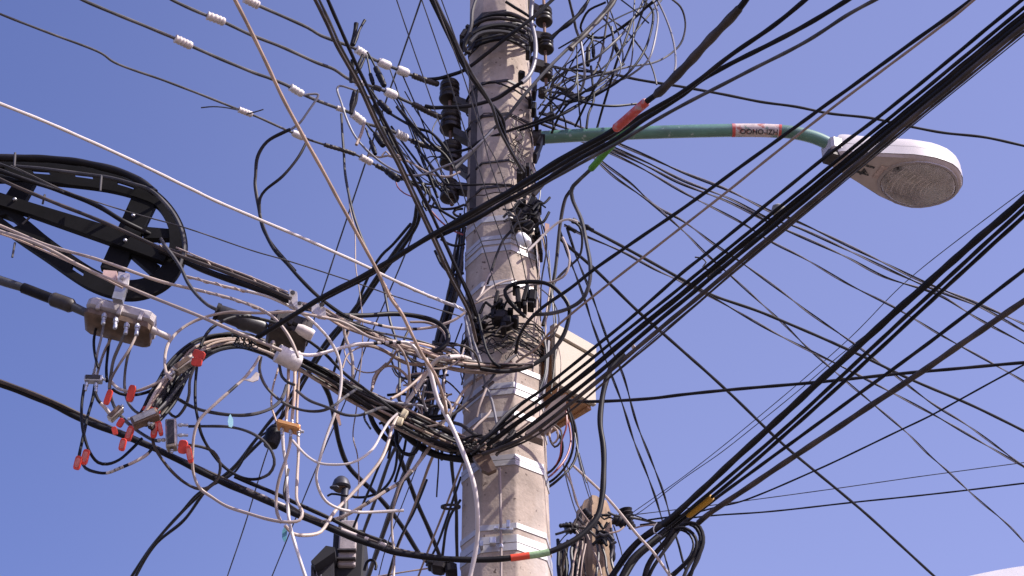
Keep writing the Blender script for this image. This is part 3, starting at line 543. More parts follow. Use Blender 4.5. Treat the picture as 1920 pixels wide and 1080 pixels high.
for lb, s, wp in (('uppermost thick black cable dropping left from the far clamp', '1262,968 1230,992 1200,1014 1175,1040 1158,1064 1140,1092', 11), ('second thick black cable dropping left from the far clamp', '1275,970 1242,1000 1212,1024 1182,1052 1160,1092', 10), ('third black cable dropping left from the far clamp', '1290,972 1250,1000 1222,1022 1196,1044 1168,1088', 9),
                  ('black cable dropping steeply from the far clamp', '1270,985 1250,1015 1228,1039 1214,1062 1206,1092', 9), ('steepest black cable under the far clamp', '1276,990 1258,1016 1236,1046 1222,1068 1212,1092', 6),
                  ('outer coil loop of black cable hanging at the far clamp', '1262,1002 1285,983 1305,983 1316,998 1318,1018 1311,1039 1301,1060 1290,1092', 7), ('middle coil loop of black cable at the far clamp', '1258,998 1280,982 1300,986 1312,1005 1310,1026 1300,1046 1288,1066 1278,1092', 6),
                  ('inner coil loop of black cable at the far clamp', '1264,992 1282,990 1298,1000 1306,1016 1302,1036 1290,1052 1272,1070 1256,1086', 6), ('small inner coil loop of black cable at the far clamp', '1262,996 1278,994 1293,1003 1300,1020 1294,1042 1278,1060 1252,1082', 4),
                  ('black cable bending back under the coil at the far clamp', '1316,1015 1310,1046 1296,1072 1282,1092', 6)):
    c(lb, K, wp, s, 7.75, group=LG)
c('white lashing wire round the far clamp', S, 2.6, '1240,1006 1226,998 1226,988 1232,980', 7.6)
# --- twisted pale and black service drops fanning to the lower right
VG = 'twisted service drops fanning to the lower right'
tw = [K, S]
c('first twisted drop from the pole under the lamp arm, uppermost at the right edge', K, 5.4, '1010,212 1033,217 1093,240 1153,267 1213,293 1280,323 1364,356 1444,396 1489,413 1631,480 1733,529 1830,568 1932,613', 7.3, kind='twist', mats=tw, group=VG, **h0)
c('second twisted drop from under the lamp arm, close below the first', K, 5, '1012,224 1060,240 1150,277 1220,308 1280,338 1369,373 1444,411 1489,424 1600,474 1700,521 1760,546 1840,577 1932,628', 7.3, kind='twist', mats=tw, group=VG, **h0)
c('third twisted drop from under the lamp arm, lower of the upper three', K, 5, '1015,232 1060,250 1140,279 1214,312 1270,341 1369,380 1440,416 1471,430 1587,482 1658,519 1760,553 1831,596 1932,650', 7.35, kind='twist', mats=tw, group=VG, **h0)
c('wavy single twisted drop under the upper three', K, 4.4, '1060,256 1085,264 1147,288 1213,321 1280,360 1391,418 1444,452 1507,484 1591,533 1680,578 1769,631 1858,680 1932,722', 7.3, kind='twist', mats=tw, group=VG, **h0)
c('twisted drop bright near the lamp arm, running to the right edge low down', K, 4.6, '1090,272 1107,283 1133,307 1183,344 1230,387 1280,414 1338,457 1391,493 1471,551 1511,582 1609,650 1671,698 1747,756 1813,797 1932,884', 7.3, kind='twist', mats=tw, group=VG, **h0)
c('steep twisted drop running down to the lower right corner', K, 4.2, '1107,290 1150,330 1217,378 1280,432 1324,476 1369,516 1422,564 1471,609 1511,649 1582,711 1640,760 1702,813 1742,853 1773,880 1830,933 1893,987 1932,1030', 7.3, kind='twist', mats=tw, group=VG, **h0)
c('black drop starting at the tied joint right of the pole, upper of the pair', K, 5, '1067,411 1083,418 1102,428 1200,480 1280,524 1329,551 1431,587 1600,660 1707,711 1813,756 1932,814', 7.25, group=VG, **h0)
c('pale backed drop starting at the tied joint right of the pole, lower of the pair', K, 4.6, '1058,422 1092,440 1167,472 1230,506 1273,526 1338,559 1458,627 1564,680 1649,724 1751,778 1836,827 1932,882', 7.25, kind='twist', mats=tw, group=VG, **h0)
c('straight black cable falling steeply from the pole to the bottom right', K, 5, '1048,445 1063,460 1113,503 1200,587 1280,658 1364,733 1471,836 1524,880 1600,943 1765,1092', 7.2, **h0)
c('wavy black wire along the top right above the street light', K, 4.6, '1022,122 1067,131 1133,136 1200,150 1280,163 1351,176 1427,191 1493,200 1556,213 1636,222 1702,236 1769,249 1849,258 1932,276', 7.3, **h0)
c('white bound joint on the drops right of the pole', W, 4.8, '987,473 1007,453 1027,433 1050,415 1067,411 1083,416', 7.0)
for x, y, lb in ((1080, 416, 'upper black wire binding at the tied joint'), (1104, 428, 'lower black wire binding with a sticking out end'), (1072, 430, 'black wire binding under the white joint')):
    c(lb, K, 8, '%d,%d %d,%d %d,%d' % (x - 7, y - 3, x, y, x + 7, y + 4), 7.22, kind='rough', cat='binding')
DD = 'pair of dark drops falling to the small wooden pole'
c('left dark drop falling from the pole towards the small wooden pole', K, 4.4, '1050,433 1067,483 1080,517 1100,573 1108,600 1144,697 1167,758 1189,828 1211,884 1229,933 1243,980', 7.3, kind='twist', mats=[K, G], group=DD, mode='h', ref=0)
c('right dark drop falling from the pole towards the small wooden pole', K, 4.4, '1063,427 1083,487 1107,547 1120,583 1143,647 1167,700 1194,794 1219,858 1244,924 1258,975', 7.3, kind='twist', mats=[K, G], group=DD, mode='h', ref=0)
c('dark drop continuing under the far clamp, left one', K, 3.4, '1232,1000 1243,1030 1252,1062 1262,1092', 8.6); c('dark drop continuing under the far clamp, right one', K, 3.8, '1262,990 1272,1020 1280,1050 1286,1070', 8.6)
# --- right side of the pole, by the splices
c('black cable hanging straight beside the pole on its right', K, 6, '1075,352 1062,368 1051,420 1045,470 1039,520 1030,570 1018,610', 7.15)
c('black cable curving back to the pole below the tied joint', K, 4.2, '1070,412 1086,424 1092,447 1087,480 1067,500 1047,520 1036,536', 7.15)
kL = 'big black and grey cable loop on the right of the pole front'
c(kL, K, 7, '985,594 967,577 952,560 947,545 960,534 987,529 1027,533 1053,553 1067,577 1064,607 1055,632 1033,661 1005,681 978,693 942,697 900,691', (6.9, 6.85), j=.03)
c('pale grey cord wrapped past the pole front above the big loop', CR, 4.6, '890,569 917,558 943,553 967,543 1000,534 1040,527 1060,514 1068,487 1062,460 1055,445', 6.9)
c('cream cord slanting over the left pole face', CR, 5, '922,510 912,530 899,558', 6.92)
c('second cream cord spreading from the slanting one', CR, 4, '893,564 905,552 922,538 945,528 966,524', 6.94)
c('black curved cable over the pole between the bands', K, 4.4, '960,432 945,448 930,480 921,510 914,532', 6.93)
c('grey rusty wire on the cabinet side of the pole', G, 4, '1018,628 1024,660 1022,700 1012,730', 6.98)
c('thin dark loop right of the big black loop', G, 2.4, '1012,540 1030,556 1044,580 1048,605 1038,628 1024,640', 6.95)
for i in range(9):
    x = 1002 + i * 5.5; r2 = random.Random(i + 40)
    c('fine wire in the sheaf running down the right edge of the pole', (G, K, T)[i % 3], 2.4 + (i % 2), '%d,%d %d,%d %d,%d %d,%d' % (x - 10 + r2.uniform(-6, 6), 290 + i * 30, x + r2.uniform(-8, 14), 350 + i * 34, x + r2.uniform(-6, 12), 440 + i * 30, x - 4 + r2.uniform(-10, 10), 500 + i * 34), 7.12, group='sheaf of fine wires at the right edge of the pole', j=.07)
# --- wires under the cabinet
for lb, m, s, wp in (('dark red wire loop under the cabinet, outer one', RD, '1060,775 1068,800 1070,830 1060,860 1040,885 1026,896,7.3 1005,900,7.42', 4), ('dark red wire loop under the cabinet, inner one', RD, '1062,768 1062,800 1052,830 1050,855 1036,880,7.28 1008,892,7.42', 3.6),
                     ('black wire loop under the cabinet, outermost', K, '1068,770 1078,800 1082,840 1074,870 1050,896 1030,912,7.3 1005,925,7.42', 4.4), ('black wire loop under the cabinet, second', K, '1064,765 1073,800 1074,840 1062,872 1032,903,7.3 1005,912,7.42', 4), ('black wire loop under the cabinet, inner', K, '1044,810 1054,830 1052,856 1032,884,7.3 1005,895,7.42', 4),
                     ('tan coiled wire tucked between cabinet and pole', T, '1032,798 1044,806 1046,822 1036,832 1030,818 1034,802', 4.4), ('brown coiled wire tucked between cabinet and pole', B, '1034,792 1052,808 1050,830 1040,838 1032,826', 3.6), ('thin grey wire hanging below the cabinet', G, '1066,758 1074,790 1082,838 1092,880 1100,905', 2.6)):
    c(lb, m, wp, s, 7.2, j=.06, group='wires hanging out of the cabinet')
for lb, s, wp in (('thin far wire falling to the small wooden pole, leftmost', '1056,870 1066,915 1084,968 1098,985', 2.4), ('pale thicker wire falling to the small wooden pole', '1058,880 1072,910 1082,945 1104,978', 4), ('thin far wire behind the pale thicker one', '1062,868 1076,920 1090,960 1100,975', 2.2), ('thin far wire falling right to the top of the small wooden pole', '1080,840 1092,890 1104,930 1110,946', 2.4), ('hair thin wire falling to the small wooden pole', '1086,850 1100,900 1112,945', 1.8)):
    c(lb, T if 'pale' in lb else G, wp, s, (7.4, 11.4), group='wires falling to the small wooden pole')
c('cream cord slanting across the small wooden pole to the bottom edge', CR, 5.2, '1072,870 1125,920 1165,965 1195,1003 1225,1035 1262,1088', (7.3, 7.2))
# --- black cables slanting down left
OG = 'black cables slanting from the pole down to the lower left'
c('leftmost of the twisted black cables slanting to the lower left', K, 6, '782,385 776,420 747,462 710,514 662,583 612,640 570,704 536,755 500,798 480,824 436,878 381,922 326,976 278,1033 240,1092', 7.3, group=OG, **h0)
c('middle one of the twisted black cables slanting to the lower left', K, 6, '790,388 782,420 756,462 716,514 670,583 620,640 576,706 545,760 508,808 470,846 430,886 388,918 345,975 290,1022 248,1092', 7.4, group=OG, **h0)
c('thinner third strand beside the twisted black cables at lower left', K, 4, '640,611 600,668 560,730 512,800 474,830 440,885 372,925 338,962 300,1005 262,1062 250,1092', 8., group=OG, **h0)
c('black cable parallel to the slanting pair near the crossing', K, 5, '770,420 735,460 716,478 690,520 660,600 640,650 625,700', 7.5, group=OG, **h0)
# --- sheaf on the left edge of the pole
for i in range(11):
    r2 = random.Random(i + 3); o1, o2 = r2.uniform(-8, 8), r2.uniform(-10, 10)
    c('dark cable in the sheaf running down the left side of the pole', (K, G, K, B)[i % 4], r2.choice((3.4, 4.2, 5.2)), '%d,%d %d,%d %d,%d %d,%d %d,%d %d,%d' % (868 + o1, 400 + i * 9, 858 + o2, 480 + i * 6, 845 + o1, 550 + i * 5, 828 + o2, 620 + i * 3, 812 + o1 * 2, 690 + i * 4, 785 + o2 * 3, 780 + i * 6), 7.25, group='sheaf of dark cables at the left side of the pole', j=.1)
for i, s in enumerate(('800,384 829,392 851,391 871,384', '824,393 842,404 858,413 872,418', '868,392 856,393 850,399 856,405 872,407', '827,449 842,458 856,461 872,457', '815,470 830,500 850,515 870,512')):
    c(('black wire curving to the pole level with the lowest insulator', 'black wire slanting to the pole under the lowest insulator', 'small black hook of wire at the pole left edge', 'black wire sagging to the pole below the crossing', 'black wire reaching the pole above the white cable end')[i], K, 4.4, s, 7.1, group='short black wires reaching the pole from the left')
c('dark red wire slanting to the pole below the lowest insulator', RD, 3.4, '800,386 824,413 847,431 868,440', 7.1)
# --- lower left verticals
PG = 'cables falling from the pole to the lower left'
for lb, m, wp, s in (('bold black cable slanting from the bundle past the ventilator cap to the bottom strap', K, 8, '604,716 616,740 624,769 636,829 653,873 676,900 703,925 729,954 756,990 790,1042 805,1056'),
    ('bold black cable slanting steeply from the cable knot to the bottom strap', K, 7.4, '700,752 709,772 729,811 746,846 764,895 780,939 803,990 826,1046'), ('black cable falling upright just left of the pole', K, 6, '845,800 846,831 847,870 855,941 856,1003 857,1044'),
    ('brown cable slanting down left towards the bottom edge', T, 5.6, '862,760 836,812 810,860 780,941 743,1033 727,1092'), ('thick dark cable slanting down to the hooked clamp', G, 9, '836,740 800,800 770,860 737,946 715,1011 686,1092'),
    ('brownish cable close to the left edge of the pole low down', T, 4.4, '868,866 835,952 804,1029 780,1092'), ('dark cable beside the brownish one low at the pole', K, 4.4, '864,895 841,962 819,1023 800,1060'), ('black cable curving from the ring plate to the bottom', K, 5, '863,938 846,964 837,990 829,1044'),
    ('black loop of cable hooking left above the ventilator cap', K, 4.6, '745,809 745,850 738,888 719,917 690,931 666,932 658,929'), ('black cable behind the cream ones by the ventilator cap', K, 4.4, '735,830 717,860 690,923 670,970 662,990'),
    ('grey black cable curving down to the ventilator post', G, 6, '752,820 731,860 711,917 690,974 678,1008'), ('thin far wire behind the cables left of the pole', G, 2.2, '800,830 786,864 764,921 739,986 720,1040 707,1092'), ('thin black cable slanting left of the pole at the bottom', K, 4, '800,900 776,960 750,1010 724,1092')):
    c(lb, m, wp, s, 7.3, mode='h', ref=0, group=PG)
k6 = 'cream and black taped cable curving up from the thick black cable'
c(k6, CR, 7, '834,785 826,800 812,828 790,860 760,897 723,921 686,945 641,970 618,976 606,978', 6.9)
for a, b in (((770, 887), (742, 910)), ((728, 918), (720, 923)), ((694, 940), (688, 944))): sleeve(k6, a, b, K, 'black_tape', 1.06)
k10 = 'long cream cable swinging from the cable knot down past the ventilator cap'
c(k10, CR, 6.6, '745,782 735,800 729,825 715,860 690,893 652,935 627,960 613,982 601,998 576,1004 548,1000 534,985', (6.8, 6.4))
c('pale cable hanging down to the bottom edge left of the pole', CR, 5, '770,880 752,905 740,940 735,965 735,992 739,1043 737,1092', 6.7)
c('thin pinkish wire low down left of the pole', T, 3, '690,1084 750,1074 802,1066', 8.2)
# --- bundle of the splice
BP = [(270, 792), (305, 742), (335, 694), (365, 662), (400, 643), (450, 636), (490, 647), (540, 672), (600, 702), (660, 737), (720, 768), (780, 797), (840, 822), (892, 840)]
BW = [17, 27, 27, 23, 20, 15, 14, 13, 17, 17, 20, 22, 22, 12]
mats_b = [K, G, K, T, B, K, G, K, B, K, T, K, B, G, K, K, CR, G, K, T]
for i in range(20):
    r2 = random.Random(i + 77); a = 2 * math.pi * i / 20 * 3.3; q = math.sqrt((i + .6) / 20); s = []
    for k, ((x, y), bw) in enumerate(zip(BP, BW)):
        dx, dy = (BP[min(k + 1, 13)][0] - BP[max(k - 1, 0)][0], BP[min(k + 1, 13)][1] - BP[max(k - 1, 0)][1]); L = math.hypot(dx, dy); nx, ny = -dy / L, dx / L
        aa = a + k * .22; u = q * math.cos(aa) * bw * 1.0 + r2.uniform(-2, 2); dY = q * math.sin(aa) * bw * .0022
        s.append('%.1f,%.1f,%.3f' % (x + nx * u + r2.uniform(-3, 3), y + ny * u + r2.uniform(-3, 3), 6.09 + .91 * k / 13 + dY + r2.uniform(-.02, .02)))
    m = mats_b[i]
    c('cable of the thick bundle passing through the white tape to the cable knot', m, r2.choice((4.6, 5.4, 6.4)), ' '.join(s), group='cables of the thick taped bundle')
for i in range(7):      # thin binding wires knotted round the bundle
    r2 = random.Random(i + 900); cx, cy = 440 + i * 6, 633 + i
    c('thin black wire end knotted round the thick bundle', K, 2.6, ' '.join('%.1f,%.1f,%.3f' % (cx + r2.uniform(-5, 5) + 3 * math.sin(t * 2.), cy + 15 * math.sin(t) + (9 if t > 3 else 0), 6.0 - .05 * math.cos(t)) for t in (0, .8, 1.6, 2.4, 3.2, 4., 4.8, 5.6)), group='binding wires on the thick bundle')
wt = MB(); Q = spline([(520, 662, 6.18), (538, 671, 6.2), (558, 681, 6.23)], 4); wt.tube([at(*q) for q in Q], 18 * mpp(540, 672, 6.2), 18)
tag(wt.build('tape_wrap', WPL), 'white tape wrapped round the thick cable bundle', 'tape')
# thick black tails under the knot
UGp = 'thick black cables drooping under the cable knot'
for lb, wp, s in (('leftmost thick black cable drooping from the bundle', 9, '690,748 694,778 706,803 728,826 744,834'), ('thick black cable sweeping under the knot to the angle plate', 12, '704,756 722,776 745,800 783,833 820,854 868,862 905,860'), ('black cable sweeping just above the thick one', 7, '715,764 750,790 800,830 850,848 895,852'),
                  ('black cable loop hanging below the sweeping cables', 6.5, '742,803 745,834 757,850 776,851 786,834 790,812'), ('brown cable mixed with the drooping black ones', 6, '700,752 740,786 790,822 840,842 890,846')):
    c(lb, B if 'brown' in lb else K, wp, s, 6.95, group=UGp)
# --- brown sheaf along the messenger strand
BP2 = [(566, 571), (600, 584), (640, 601), (700, 626), (740, 641), (790, 657), (840, 676), (900, 689), (965, 690), (1000, 686)]
for i in range(14):
    r2 = random.Random(i + 300); s = []
    for k, (x, y) in enumerate(BP2):
        sp = (3, 7, 11, 14, 15, 17, 17, 14, 12, 12)[k]; u = ((i / 13) * 2 - 1) * sp * math.cos(k * .55 + i * .5) + r2.uniform(-3, 3)
        s.append('%.1f,%.1f,%.3f' % (x, y + u, 6.2 + .68 * min(k / 7, 1) + r2.uniform(-.03, .03)))
    c('cable of the brown sheaf running from the steel clamps to the pole', (T, CR, B, T, TAN2, G, T, B)[i % 8], r2.choice((3.8, 4.6, 5.4)), ' '.join(s), group='brown sheaf of cables reaching the pole front')
c('black strand above the brown sheaf, from the big black loop', K, 4.6, '571,580 620,590 672,609 714,628 750,645 800,668', (6.3, 6.7))
k11 = 'cream cable with dark rings leaving the white tape to the right'
c(k11, W, 6.6, '558,663 580,666 602,663 627,656 667,646 700,644 742,642 765,643 780,655 790,672', (6.2, 6.5))
for x in (703, 716, 731, 744): sleeve(k11, (x, 643), (x + 3, 643), K, 'dark_ring', 1.1)
for i, (lb, m, wp, s) in enumerate((('cream cable curling down from the brown sheaf', CR, 6, '676,604 655,606 646,610 646,625 651,642 659,667 661,693 660,713 655,722'), ('black cable bending in a big flat loop above the brown sheaf', K, 8, '632,590 660,592 689,592 742,589 789,594 822,605 838,621 841,637 829,652 808,662'),
    ('cream cable with black patches running level under the flat black loop', CR, 5.8, '655,592 680,602 700,607 715,611 735,615 773,617 811,613 836,606 856,597 872,586'), ('tan cable sagging under the cream ringed one', T, 7, '664,646 696,649 724,660 744,672 764,681 791,683 822,678 850,672'),
    ('tan cable ring, outer left side, over the bundle', T, 5, '745,656 731,678 711,697 701,718 696,733'), ('tan cable ring, rounded top, over the bundle', T, 5, '698,729 700,709 711,693 727,686 742,689 760,702 773,722 780,738'),
    ('cream cable bowing right inside the tangle by the sandy cord', CR, 5.2, '742,644 756,662 766,689 767,716 762,752'), ('broad white cable slanting inside the tangle by the sandy cord', W, 8, '905,690,7.02 885,676,6.92 868,669,6.8 842,669,6.6 826,671 812,681 800,699 786,722 762,756'),
    ('tan cable slanting inside the tangle below the sheaf', T, 5.4, '733,748 751,738 778,716 800,696 822,676 845,664'), ('short grey cable bowing upright in the tangle', S, 5, '797,722 792,742 796,760 800,770'), ('grey cable lying along the lower bundle', S, 5, '700,740 726,752 758,757 790,761 802,768'),
    ('tan cable fanning from the pole down into the lower bundle, left one', T, 6, '960,677 931,691 904,706 874,728 855,757 841,777'), ('brown cable fanning from the pole down into the lower bundle', B, 5.4, '925,716 898,739 878,755 862,769 846,779 838,790'),
    ('pale cable across the pole face above the knot, left one', CR, 5, '912,728 905,745 898,764 894,782'), ('pale cable across the pole face above the knot, right one', CR, 5, '926,762 915,778 900,792 886,806'), ('black cable curving down the left pole face', K, 4.6, '897,590 906,632 913,659 925,680 938,689'),
    ('left light cable hanging down in front of the pole edge', S, 5.2, '872,594 880,633 887,679 890,706 886,731 877,752'), ('right light cable hanging down in front of the pole edge', S, 5.2, '877,592 888,640 901,679 911,722 922,751 932,794 936,815'),
    ('grey cable bending on the pole beside the strap', G, 5, '968,665 946,682 926,703 916,716 906,726'), ('dark cable curving into the knot from the lower bundle', G, 6.2, '846,792 865,797 880,808 896,818 910,819 925,806 948,778 985,752'),
    ('black cable sagging through the knot of the bundle', K, 5.4, '690,738 718,760 758,775 800,781 830,779 846,774'), ('second black cable sagging through the knot of the bundle', K, 5, '700,742 730,766 770,782 812,786 842,782'), ('tan cable sagging through the knot of the bundle', T, 5, '712,760 742,778 790,800 830,812 870,822 894,826'),
    ('thin brown wire hooked on the left of the tangle', B, 2.8, '735,690 742,703 757,714 773,727 788,735'), ('cream cable end sticking out at the right of the knot', CR, 5.4, '893,846 910,836 930,828 948,826'), ('pale cable hanging into the tangle beside the pole', CR, 4.6, '838,690 832,715 834,742 838,770'))):
    c(lb, m, wp, s, (6.9 if i > 10 else 6.55, 6.9 if i > 10 else 6.75), j=.05)
sleeve('cream cable with black patches running level under the flat black loop', (706, 608), (718, 612), K, 'black_tape', 1.05); sleeve('cream cable with black patches running level under the flat black loop', (770, 617), (778, 617), K, 'black_tape', 1.05)
r3 = random.Random(55)
for i in range(16):
    x, y = r3.uniform(740, 880), r3.uniform(665, 800); a = r3.uniform(-.3, 1.5); L = r3.uniform(20, 48); b = r3.uniform(-14, 14)
    c('short tangled cable in the knot left of the pole', (K, T, B, K, CR, G)[i % 6], r3.uniform(3, 5), '%d,%d %d,%d %d,%d' % (x - L * math.cos(a), y - L * math.sin(a), x + b, y - b, x + L * math.cos(a), y + L * math.sin(a)), r3.uniform(6.85, 7.1), group='short cables tangled left of the pole', j=.05)
for i in range(34):
    x, y = 872 + (i % 13) * 8 + r3.uniform(-5, 5), 840 + r3.uniform(-18, 14) - (i % 13) * 1.8; a = r3.uniform(-.9, .3); L = r3.uniform(10, 26)
    c('short cable end bunched in the knot on the pole front', (K, B, T, K, B)[i % 5], r3.uniform(3.4, 5.4), '%d,%d %d,%d %d,%d' % (x - L * math.cos(a), y - L * math.sin(a), x, y + r3.uniform(-5, 5), x + L * math.cos(a), y + L * math.sin(a)), 6.9, group='cable ends bunched on the pole front')
# --- fine wires wound round the pole
for i in range(15):
    zc = at(960, 596 + i * 4.6 + (r3.uniform(-5, 5)), YF)[2] if i < 12 else at(960, (345, 155, 214)[i - 12], YF)[2]
    cc, rr = pole_c(zc); ph = r3.uniform(0, 6); pts = []
    for k in range(41):
        a = 2 * math.pi * k / 40; zq = zc + .012 * math.sin(3 * a + ph) + .03 * math.sin(a + ph) + r3.uniform(-.006, .006)
        pts.append(cc + np.array((math.sin(a), -math.cos(a), 0)) * (rr * 1.015 + .004 + r3.uniform(0, .006)) + zz * (zq - zc))
    mb = MB(); mb.tube(pts, (.003, .0042, .0026)[i % 3], 6); tag(mb.build('binding_wire', (B, K, G)[i % 3]), 'fine wire wound round the pole below the black clamps' if i < 12 else ('dark wire wound round the pole under the lowest insulator', 'dark wire wound round the pole beside the top insulator', 'dark wire wound round the pole beside the second insulator')[i - 12], 'wire', 'fine wires wound round the pole' if i < 12 else 'dark wires wound round the upper pole')
for i in range(12):
    x = 948 + r3.uniform(-40, 40); y = 655 + r3.uniform(-25, 12)
    c('loose hairlike wire curled on the pole front', (B, K, G)[i % 3], r3.uniform(1.8, 2.8), ' '.join('%d,%d' % (x + k * 9 - 20 + r3.uniform(-5, 5), y + 6 * math.sin(k * 1.7 + i) + r3.uniform(-5, 5)) for k in range(6)), YF - .035, group='hairlike wires curled on the pole front', j=.01)
for i in range(10):
    x = 966 + r3.uniform(-10, 12); y = 215 + i * 9
    c('thin rusty wire scribbled down the upper pole edge', B, 1.8, ' '.join('%d,%d' % (x + r3.uniform(-11, 11), y + k * 11) for k in range(5)), YP - .17, group='rusty wires on the upper pole edge', j=.008)
# --- top: conduit and cables at the pole head
kk = 'grey conduit beside the pole top turning into a black cable across the pole'
c(kk, S, 8.5, '1001,-12 996,20 996,42 1002,68 1004,100 1000,124 990,144 978,155', 6.95, name='conduit', cat='conduit')
c('black cable crossing the pole front from the grey conduit to the second insulator', K, 6.6, '980,153 960,166 935,183 913,191 870,200 838,201 812,202 797,199', (6.9, 7.05))
c('black cable crossing the upper pole from the first insulator to the picture top', K, 6.2, '797,149 823,147 845,141 870,132 913,100 960,63 1000,32 1040,-4', (7.1, 6.9))
c('black cable across the pole from the third insulator', K, 4.6, '845,285 875,280 905,262 935,252 970,240 1010,227 1040,214', (7.1, 6.9))
c('thick black cable loop at the left of the pole head', K, 7, '884,62 874,78 872,92 880,100 888,86 900,66 915,52', 7.0)
c('brown cable wound over the pole head', B, 6, '905,34 920,26 945,24 965,28 985,38', 6.97); c('black cable wound over the pole head below the brown one', K, 7, '886,64 905,54 930,48 960,50 985,62', 6.96)
c('grey cable wound over the pole head', G, 7, '882,80 895,66 915,60 945,60 975,68', 6.96); c('black cable slanting across the pole head to the right', K, 5, '948,3 965,14 985,26 1002,38', 6.95)
c('dark cable hugging the left side of the pole head', G, 6, '895,-8 886,20 884,48 878,66 870,76', 7.02)
# --- tangle right of the pole head
TT = 'thin wires tangled right of the pole head'
kq = 'long grey brown cable from the top edge slanting across the pole to the left'
c(kq, G, 5.6, '1152,-8 1131,24 1087,69 1033,123 987,173 947,223 925,242 880,291 850,318', 6.95)
c('thick brown braided cable at the top edge in the tangle', B, 7, '1158,-8 1144,14 1124,36 1098,64 1070,92', 6.95, kind='rough')
c('rough dark tie wire rising from the middle right insulator', K, 7, '1033,72 1048,58 1069,42 1091,20 1107,-6', 7.1, kind='rough')
c('lapped brown cable lying right of the pole in the tangle', B, 9, '1036,160 1056,168 1075,178 1095,188', 7.1, kind='rough')
for lb, m, wp, s in (('white topped wire loop hanging from the top edge in the tangle', G, 4.4, '1210,-8 1200,16 1187,36 1170,60 1136,93 1113,111 1091,120 1058,136 1036,156 1032,178 1036,213'), ('widest wire arc on the right of the tangle', G, 3.6, '1254,-6 1276,13 1284,36 1284,58 1276,82 1253,104 1224,118 1180,125 1136,137 1091,151 1064,169 1031,191 1012,215'),
    ('second wire arc inside the widest one, pale low down', S, 4.2, '1222,-8 1233,27 1231,58 1220,104 1211,118 1193,133 1171,147 1150,154'), ('black lower part of the second wire arc', K, 4.2, '1152,153 1136,162 1104,184 1069,207 1024,227 1000,236 975,244'), ('third wire arc inside the second', K, 4.2, '1208,2 1224,20 1224,44 1209,93 1187,127 1164,149 1118,178 1070,204 1030,228'),
    ('pale wire dropping from the top edge at the far right of the tangle', S, 4, '1228,-8 1247,31 1260,67 1266,98 1267,124 1265,134'), ('thin wire slanting down right through the arcs', G, 3.4, '1136,29 1171,56 1200,89 1218,116 1227,140 1231,158'), ('short straight wire end at the top edge', K, 3.2, '1160,-4 1191,20 1216,43'),
    ('dark wire dropping steeply through the tangle to the lamp arm', K, 4.2, '1186,36 1173,73 1158,111 1144,156 1131,200 1120,240 1111,268'), ('black wire sagging between two cables at the top', K, 4.4, '1094,62 1113,70 1136,69 1164,53 1187,36 1225,2'), ('black wire curving down from the small slanted connector', K, 3.8, '1124,29 1140,44 1149,67 1150,89 1144,111 1131,138 1113,169 1096,200 1078,238'),
    ('pale grey cable hanging in the left of the tangle', S, 5.2, '1087,70 1094,111 1096,144 1089,169 1073,184 1050,198 1025,216'), ('grey cable dropping from the top edge into the tangle', G, 4.6, '1066,-6 1076,33 1082,60 1091,80'), ('upright thin wire down the middle of the tangle', K, 3.2, '1081,73 1082,111 1083,156 1086,200 1089,238'),
    ('black wire below the two upright connectors', K, 4.2, '1108,124 1111,156 1113,189 1104,213 1100,241'), ('short hooked pale wire by the two upright connectors', S, 3.8, '1108,74 1127,80 1133,89 1133,97'), ('black wire loop left of the long grey brown cable', K, 4, '1136,4 1104,20 1093,38 1089,52 1096,66 1108,72'),
    ('black wire sloping to the lamp arm from the tangle', K, 4, '1170,120 1130,150 1090,176 1060,200 1045,225 1034,250'), ('black wire curving to the taped red section', K, 4.2, '1036,173 1053,174 1073,184 1113,196 1153,199 1193,195'), ('short twig like black wire left in the tangle', K, 3.4, '1047,91 1073,76 1096,62'),
    ('black wire bowing beside the lower right insulator', K, 3.4, '1040,128 1050,140 1070,150 1085,158 1100,170'), ('grey wire running level through the tangle', G, 3.2, '1030,126 1064,130 1091,142 1120,142 1150,136'), ('black wire upright at the left of the tangle', K, 4, '1034,166 1032,190 1034,215 1038,240'),
    ('black wire curling round the lapped brown cable', K, 3.6, '1018,228 1036,220 1052,200 1062,178 1078,160 1082,138'), ('thin black wire slanting to the arm from the left', K, 3.4, '1020,180 1040,196 1058,222 1062,246'), ('thin wavy wire rising from the pole to the tangle', G, 2.6, '1004,170 1024,160 1036,150 1054,128 1068,108 1078,90'),
    ('thin dark wire under the lapped cable', K, 3, '1012,196 1040,199 1060,196 1078,190'), ('grey wire loop under the middle of the tangle', G, 2.8, '1062,120 1056,140 1062,165 1076,182 1092,190 1112,188'), ('thin arc of wire at the right of the connectors', G, 2.6, '1120,116 1128,135 1124,155 1112,168 1098,172'), ('fine pale loop hanging under the small slanted connector', G, 2.4, '1158,104 1164,120 1162,138 1152,150')):
    c(lb, m, wp, s, 7.05, group=TT, j=.12)
